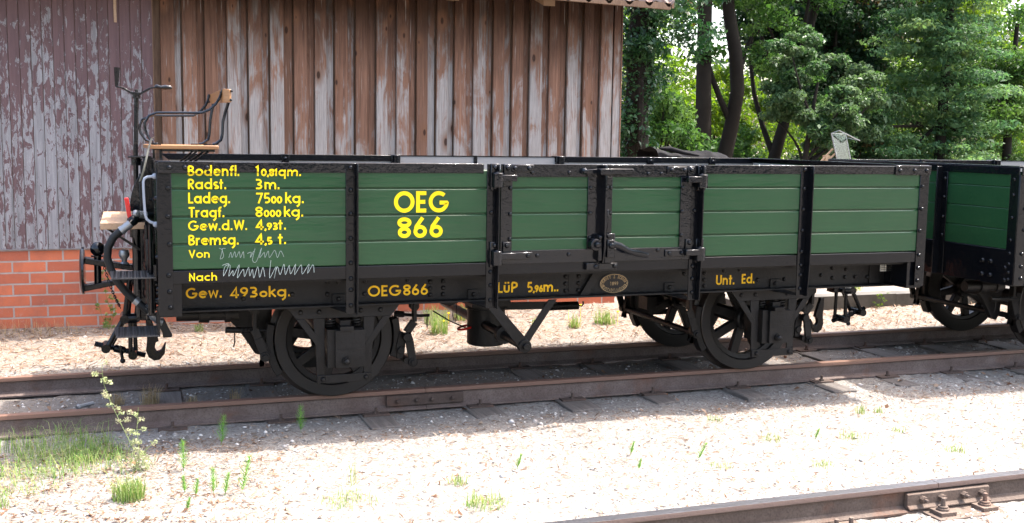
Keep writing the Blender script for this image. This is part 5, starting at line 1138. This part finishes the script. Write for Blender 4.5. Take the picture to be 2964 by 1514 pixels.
# ------------------------------------------------------------------ small plants
def blades(c, n, h, sp, lean=.5, w=.004, tuft=.03):
    a = RNG.uniform(0, 6.28, n); L = h * RNG.uniform(.45, 1.1, n); le = RNG.uniform(.1, 1, n) * lean; r0 = np.sqrt(RNG.random(n)) * tuft; a0 = RNG.uniform(0, 6.28, n)
    bx_ = c[0] + r0 * np.cos(a0); by_ = c[1] + r0 * np.sin(a0); z0 = np.array([float(gz(x, y)) if c[2] is None else c[2] for x, y in zip(bx_, by_)])
    V, F = [], []
    for i in range(n):
        d = np.array([math.cos(a[i]), math.sin(a[i]), 0]); e = np.array([-d[1], d[0], 0]) * w * .5; p0 = np.array([bx_[i], by_[i], z0[i] - .005])
        p1 = p0 + d * L[i] * le[i] * .35 + np.array([0, 0, L[i] * .6]); p2 = p0 + d * L[i] * le[i] + np.array([0, 0, L[i] * (1 - .45 * le[i])])
        k_ = len(V); V += [p0 - e, p0 + e, p1 + e * .8, p1 - e * .8, p2 + e * .15, p2 - e * .15]; F += [(k_, k_ + 1, k_ + 2, k_ + 3), (k_ + 3, k_ + 2, k_ + 4, k_ + 5)]
    return np.array(V), np.array(F), RNG.random(len(F))
def tuft(name, x, y, n, h, lab, mat='grass_green', lean=.6, sp=.03, w=.004, cat='grass tuft', group='grass tufts on the sand', zz=None):
    V, F, b = blades((x, y, zz), n, h, sp, lean, w * .8, sp); o = arrmesh(name, V, F, b, mat, loc=(x, y, float(gz(x, y)) if zz is None else zz)); tag(o, lab, cat, group); return o
T_ = [(-3.06, -.36, 330, .17, 'green grass tuft beside the rail at the left', .26, 1.5), (-3.15, -.66, 260, .13, 'thin green grass patch left of the tall seeding weed', .26, 1.7), (-2.88, -.55, 220, .13, 'wispy grass tuft behind the tall seeding weed', .16, 1.5), (-3.33, -.25, 60, .15, 'grass tuft against the rail at the left picture edge', .10, .8), (-3.30, -1.33, 60, .10, 'small grass tuft at the left picture edge', .05, .8), (-3.05, -1.9, 120, .08, 'thin pale grass at the bottom left corner', .15, 1),
      (-2.80, -.80, 150, .09, 'low patchy grass around the foot of the tall seeding weed', .22, 1.6), (-3.22, -1.00, 170, .09, 'low pale grass patch below the long grass at the left', .24, 1.6), (-2.725, -1.40, 330, .14, 'bright green feathery clump below the tall seeding weed', .075, .7), (-1.66, -1.45, 14, .15, 'few tall thin blades over a dark dry patch', .04, .3), (-1.72, -1.72, 110, .07, 'flat straggling grass patch below the few tall blades', .14, 1.1), (-1.14, -1.60, 60, .07, 'small dark grass tuft in front of the near wheel axis', .05, .8), (-1.10, -1.95, 150, .085, 'broad pale grass tuft low in the middle foreground', .11, 1.1), (-.35, -2.1, 0, 0, '', 0, 0),
      (1.79, -.97, 40, .08, 'dark little tuft on the sand right of the right wheel', .03, .6), (1.92, -.98, 30, .06, 'pale little tuft beside the dark tuft on the right', .03, .6), (.86, -1.36, 50, .06, 'low dry tuft with green tips on the right sand', .06, .9), (1.38, -1.44, 60, .06, 'spread out low tuft, widest on the right sand', .09, .9), (.87, -1.87, 50, .055, 'faint low tuft above the shiny foreground rail', .06, .9), (1.80, -1.82, 50, .06, 'low tuft close to the bolted rail splice', .06, .9), (.77, -.87, 40, .05, 'tiny dry tuft just out of the wagon shadow', .05, 1), (1.74, -1.41, 40, .05, 'tiny tuft near the right picture edge, on white sand', .04, 1), (2.28, -1.92, 60, .08, 'yellow-green tuft at the right picture edge beside the rail', .06, .8), (.30, -1.75, 40, .05, 'faint dry tuft left of the shiny foreground rail', .06, 1)]
for x, y, n, h, lab, sp, le in T_:
    if n: tuft('grass_tuft', x, y, n, h, lab, 'grass_green', le, sp)
for x, y, n, h, lab, sp in ((-2.59, .66, 140, .16, 'dry straw-coloured grass tuft between the rails, taller', .06), (-2.80, .70, 90, .10, 'half green dry tuft between the rails, left of the taller one', .05), (-2.33, .55, 60, .10, 'thin dry grass between the rails by a sleeper', .04), (-2.05, .62, 50, .11, 'thin dry grass between the rails before the left wheel', .04), (-1.6, 3.1, 120, .14, 'dry grass along the brick plinth behind the left wheel', .25), (-3.45, 3.25, 150, .14, 'dry grass along the brick plinth at the left edge', .35), (-2.6, 3.2, 120, .12, 'dry grass along the brick plinth near the weed', .25)):
    tuft('dry_grass', x, y, n, h, lab, 'grass_dry', .8, sp, .0035, 'dry grass', 'dry grass tufts')
for x, y, n, h, lab, sp in ((1.48, 2.40, 130, .17, 'green grass clump behind the track, left of the far right wheel', .10), (1.12, 2.28, 70, .15, 'small green clump seen under the wagon, middle', .05), (.80, 2.45, 40, .12, 'smallest green clump seen under the wagon, left', .03), (1.85, 2.25, 80, .12, 'pale green clump close behind the far right wheel', .08), (-.17, 2.25, 120, .20, 'green weed clump behind the left wheel brake hanger', .08), (-.05, 2.75, 110, .20, 'green weed clump with yellow flowers behind the brake cylinder', .12), (.25, 2.9, 90, .18, 'yellow flowering weed clump right of the brake cylinder', .10), (4.6, 2.95, 70, .14, 'small green clump on the raised ground behind the kerb', .12), (3.6, 3.2, 70, .14, 'wider green patch on the raised ground behind the kerb', .25), (-2.14, 2.95, 40, .10, 'small green weed on the sand behind the lower step', .04), (-1.75, 2.4, 30, .07, 'tiny yellowish weed behind the left brake shoe', .03)):
    tuft('grass_clump', x, y, n, h, lab, 'grass_green', .7, sp, .007, 'grass clump', 'grass clumps behind the track', .068 if x > 2.9 else None)
fl = MB()
for i, (x, y) in enumerate(((.05, 2.72), (.22, 2.88), (.28, 2.85), (.33, 2.95), (1.32, 2.62), (1.24, 2.72), (1.55, 2.28), (-.12, 2.3))):
    f = MB(); z = float(gz(x, y)) + random.uniform(.10, .2); f.tag = .5; f.tube([(x, y, z - .2), (x, y, z)], .002, 5); f.ball((x, y, z), .014, 8, 5, .5)
    o = f.build('yellow_flower', 'flower', attr=True, origin=(x, y, z - .2)); tag(o, 'small yellow flower among the weeds behind the track', 'flower', 'yellow flowers behind the track')
def horsetail(x, y, h, lab, lean=(0, 0), n=11):
    z0 = float(gz(x, y)); V, F = [], []
    def blade(p, q, w_):
        p = np.array(p); q = np.array(q); d = q - p; e = np.cross(d, RNG.normal(size=3)); e = e / np.linalg.norm(e) * w_ / 2; k_ = len(V); V.extend([p - e, p + e, q + e * .3, q - e * .3]); F.append((k_, k_ + 1, k_ + 2, k_ + 3))
    P_ = lambda t: np.array([x + lean[0] * t * h, y + lean[1] * t * h, z0 + h * t])
    for t in np.linspace(0, 1, 9)[:-1]: blade(P_(t), P_(t + .125), .005); blade(P_(t), P_(t + .125), .005)
    for t in np.linspace(.12, .95, n):
        for a in np.arange(0, 6.28, .75):
            L = h * RNG.uniform(.28, .48) * (1 - .6 * t); aa = a + t * 5; q = P_(t) + np.array([math.cos(aa) * L * .62, math.sin(aa) * L * .62, L * .85]); blade(P_(t), q, .0024)
    o = arrmesh('horsetail', np.array(V), np.array(F), RNG.random(len(F)), 'horsetail', loc=(x, y, z0)); tag(o, lab, 'horsetail', 'horsetails on the sand'); return o
for x, y, h, lab, le in ((-2.225, -.495, .17, 'slender horsetail by the front rail, left of the wheel', (.1, 0)), (-1.75, -.345, .16, 'horsetail growing by a sleeper end below the left wheel', (0, 0)), (-2.455, -.99, .16, 'single upright horsetail out on the sand, nearest the shadow edge', (0, 0)), (-2.42, -1.44, .085, 'short forked horsetail, leftmost of the foreground row', (.15, 0)), (-2.335, -1.43, .13, 'middle horsetail of the foreground row, upright', (0, 0)), (-2.285, -1.465, .11, 'shorter horsetail leaning right in the foreground row', (.2, 0)), (-2.205, -1.468, .185, 'tallest bushy horsetail, right end of the foreground row', (.22, 0)), (-2.465, -1.36, .085, 'thin small horsetail just left of the short forked one', (-.1, 0)), (-2.47, -1.66, .06, 'tiny horsetail lowest in the left foreground', (.2, 0)), (-.755, -1.42, .075, 'lone short horsetail in the middle of the bright sand', (.3, 0)), (-.06, -1.37, .07, 'short thin horsetail on the sand below the wagon door', (.3, 0)), (.24, -1.60, .095, 'bent horsetail left of the shiny foreground rail', (.55, 0)), (1.15, -1.39, .06, 'stubby horsetail on the right sand beside a low tuft', (.4, 0)), (-.15, -1.66, .06, 'twin-stemmed tiny horsetail by brown scraps', (.2, 0))):
    horsetail(x, y, h, lab, le)
# tall seeding weed
def weed(x, y, stems, lab, n, mat='weed', name='tall_weed', grp=None):
    z0 = float(gz(x, y)); t = empty(name, (x, y, z0)); tag(t, lab, 'weed', grp); mb = MB(); C = []
    for P_ in stems:
        Q = [(x + a, y + b_, z0 + c) for a, b_, c in P_]; mb.tube(Q, [.0024 - .0016 * i / (len(Q) - 1) for i in range(len(Q))], 6)
        for (a, b_) in zip(Q[:-1], Q[1:]):
            for u in np.linspace(0, 1, 5)[:-1]:
                p = Vector(a).lerp(Vector(b_), u); q = p + Vector((random.uniform(-.042, .042), random.uniform(-.035, .035), random.uniform(-.01, .035))); mb.tube([p, q], .0012, 4); C.append((*q, .02, .02, .014))
    mb.tag = .4; mb.build('stem', mat, t, attr=True); V, F, b_ = leaves(C, int(n * 1.3), .0105, up=.3); arrmesh('foliage', V, F, b_, mat, t); return t
weed(-2.68, -.92, [[(0, 0, 0), (-.02, 0, .12), (-.07, .01, .24), (-.12, .02, .36), (-.155, .02, .47), (-.165, .02, .58)], [(0, 0, 0), (.01, 0, .10), (.0, .01, .22), (.01, .01, .34)], [(0, 0, 0), (.03, 0, .06), (.05, 0, .13)]], 'tall thin weed gone to seed in front of the rail at the left', 900)
weed(-2.88, 3.28, [[(0, 0, 0), (.02, 0, .15), (-.02, 0, .3), (-.03, 0, .45), (-.07, 0, .55)], [(0, 0, 0), (.05, 0, .15), (.08, 0, .3)], [(0, 0, 0), (-.06, 0, .12), (-.08, 0, .25)]], 'leafy green weed growing against the brick plinth by the steps', 1100, 'grass_green', 'leafy_weed')
weed(4.62, 2.48, [[(0, 0, 0), (.02, 0, .1), (.05, 0, .16)], [(0, 0, 0), (-.04, 0, .05)]], 'small yellow-green seedling growing at the kerb face', 160, 'leaf_bright', 'leafy_weed')
# bits lying about
mb = MB(); mb.tube([(-3.02, .60, -.115), (-2.97, .63, -.112), (-2.94, .645, -.108)], .013, 10); mb.tube([(-3.02, .60, -.115), (-3.035, .59, -.122)], .020, 10); o = mb.build('loose_bolt', 'steel_bright', origin=(-2.98, .62, -.125)); tag(o, 'pale metal bolt lying between the rails at the left', 'bolt')

# unseen trees added on the viewer's side to shape reflections in the gloss paint
for x, y, r, lab in ((-6.5, -21, 3.2, 'unseen broad tree added across the line to shape reflections in the left green panel'), (1.5, -24, 2.6, 'unseen narrow tree added across the line to shape reflections beside the wagon door'), (11.5, -20, 3.4, 'unseen broad tree added across the line to shape reflections in the right green panels')):
    tree('added_lineside_tree', lab, [(x, y, -.12), (x, y, 2), (x, y, 4), (x, y, 6)], [.25, .22, .18, .1], blob((x, y, 4.0), (r, 2.0, 3.2), 60, .7), 7000, .26, 'leaf_mid', group=None)
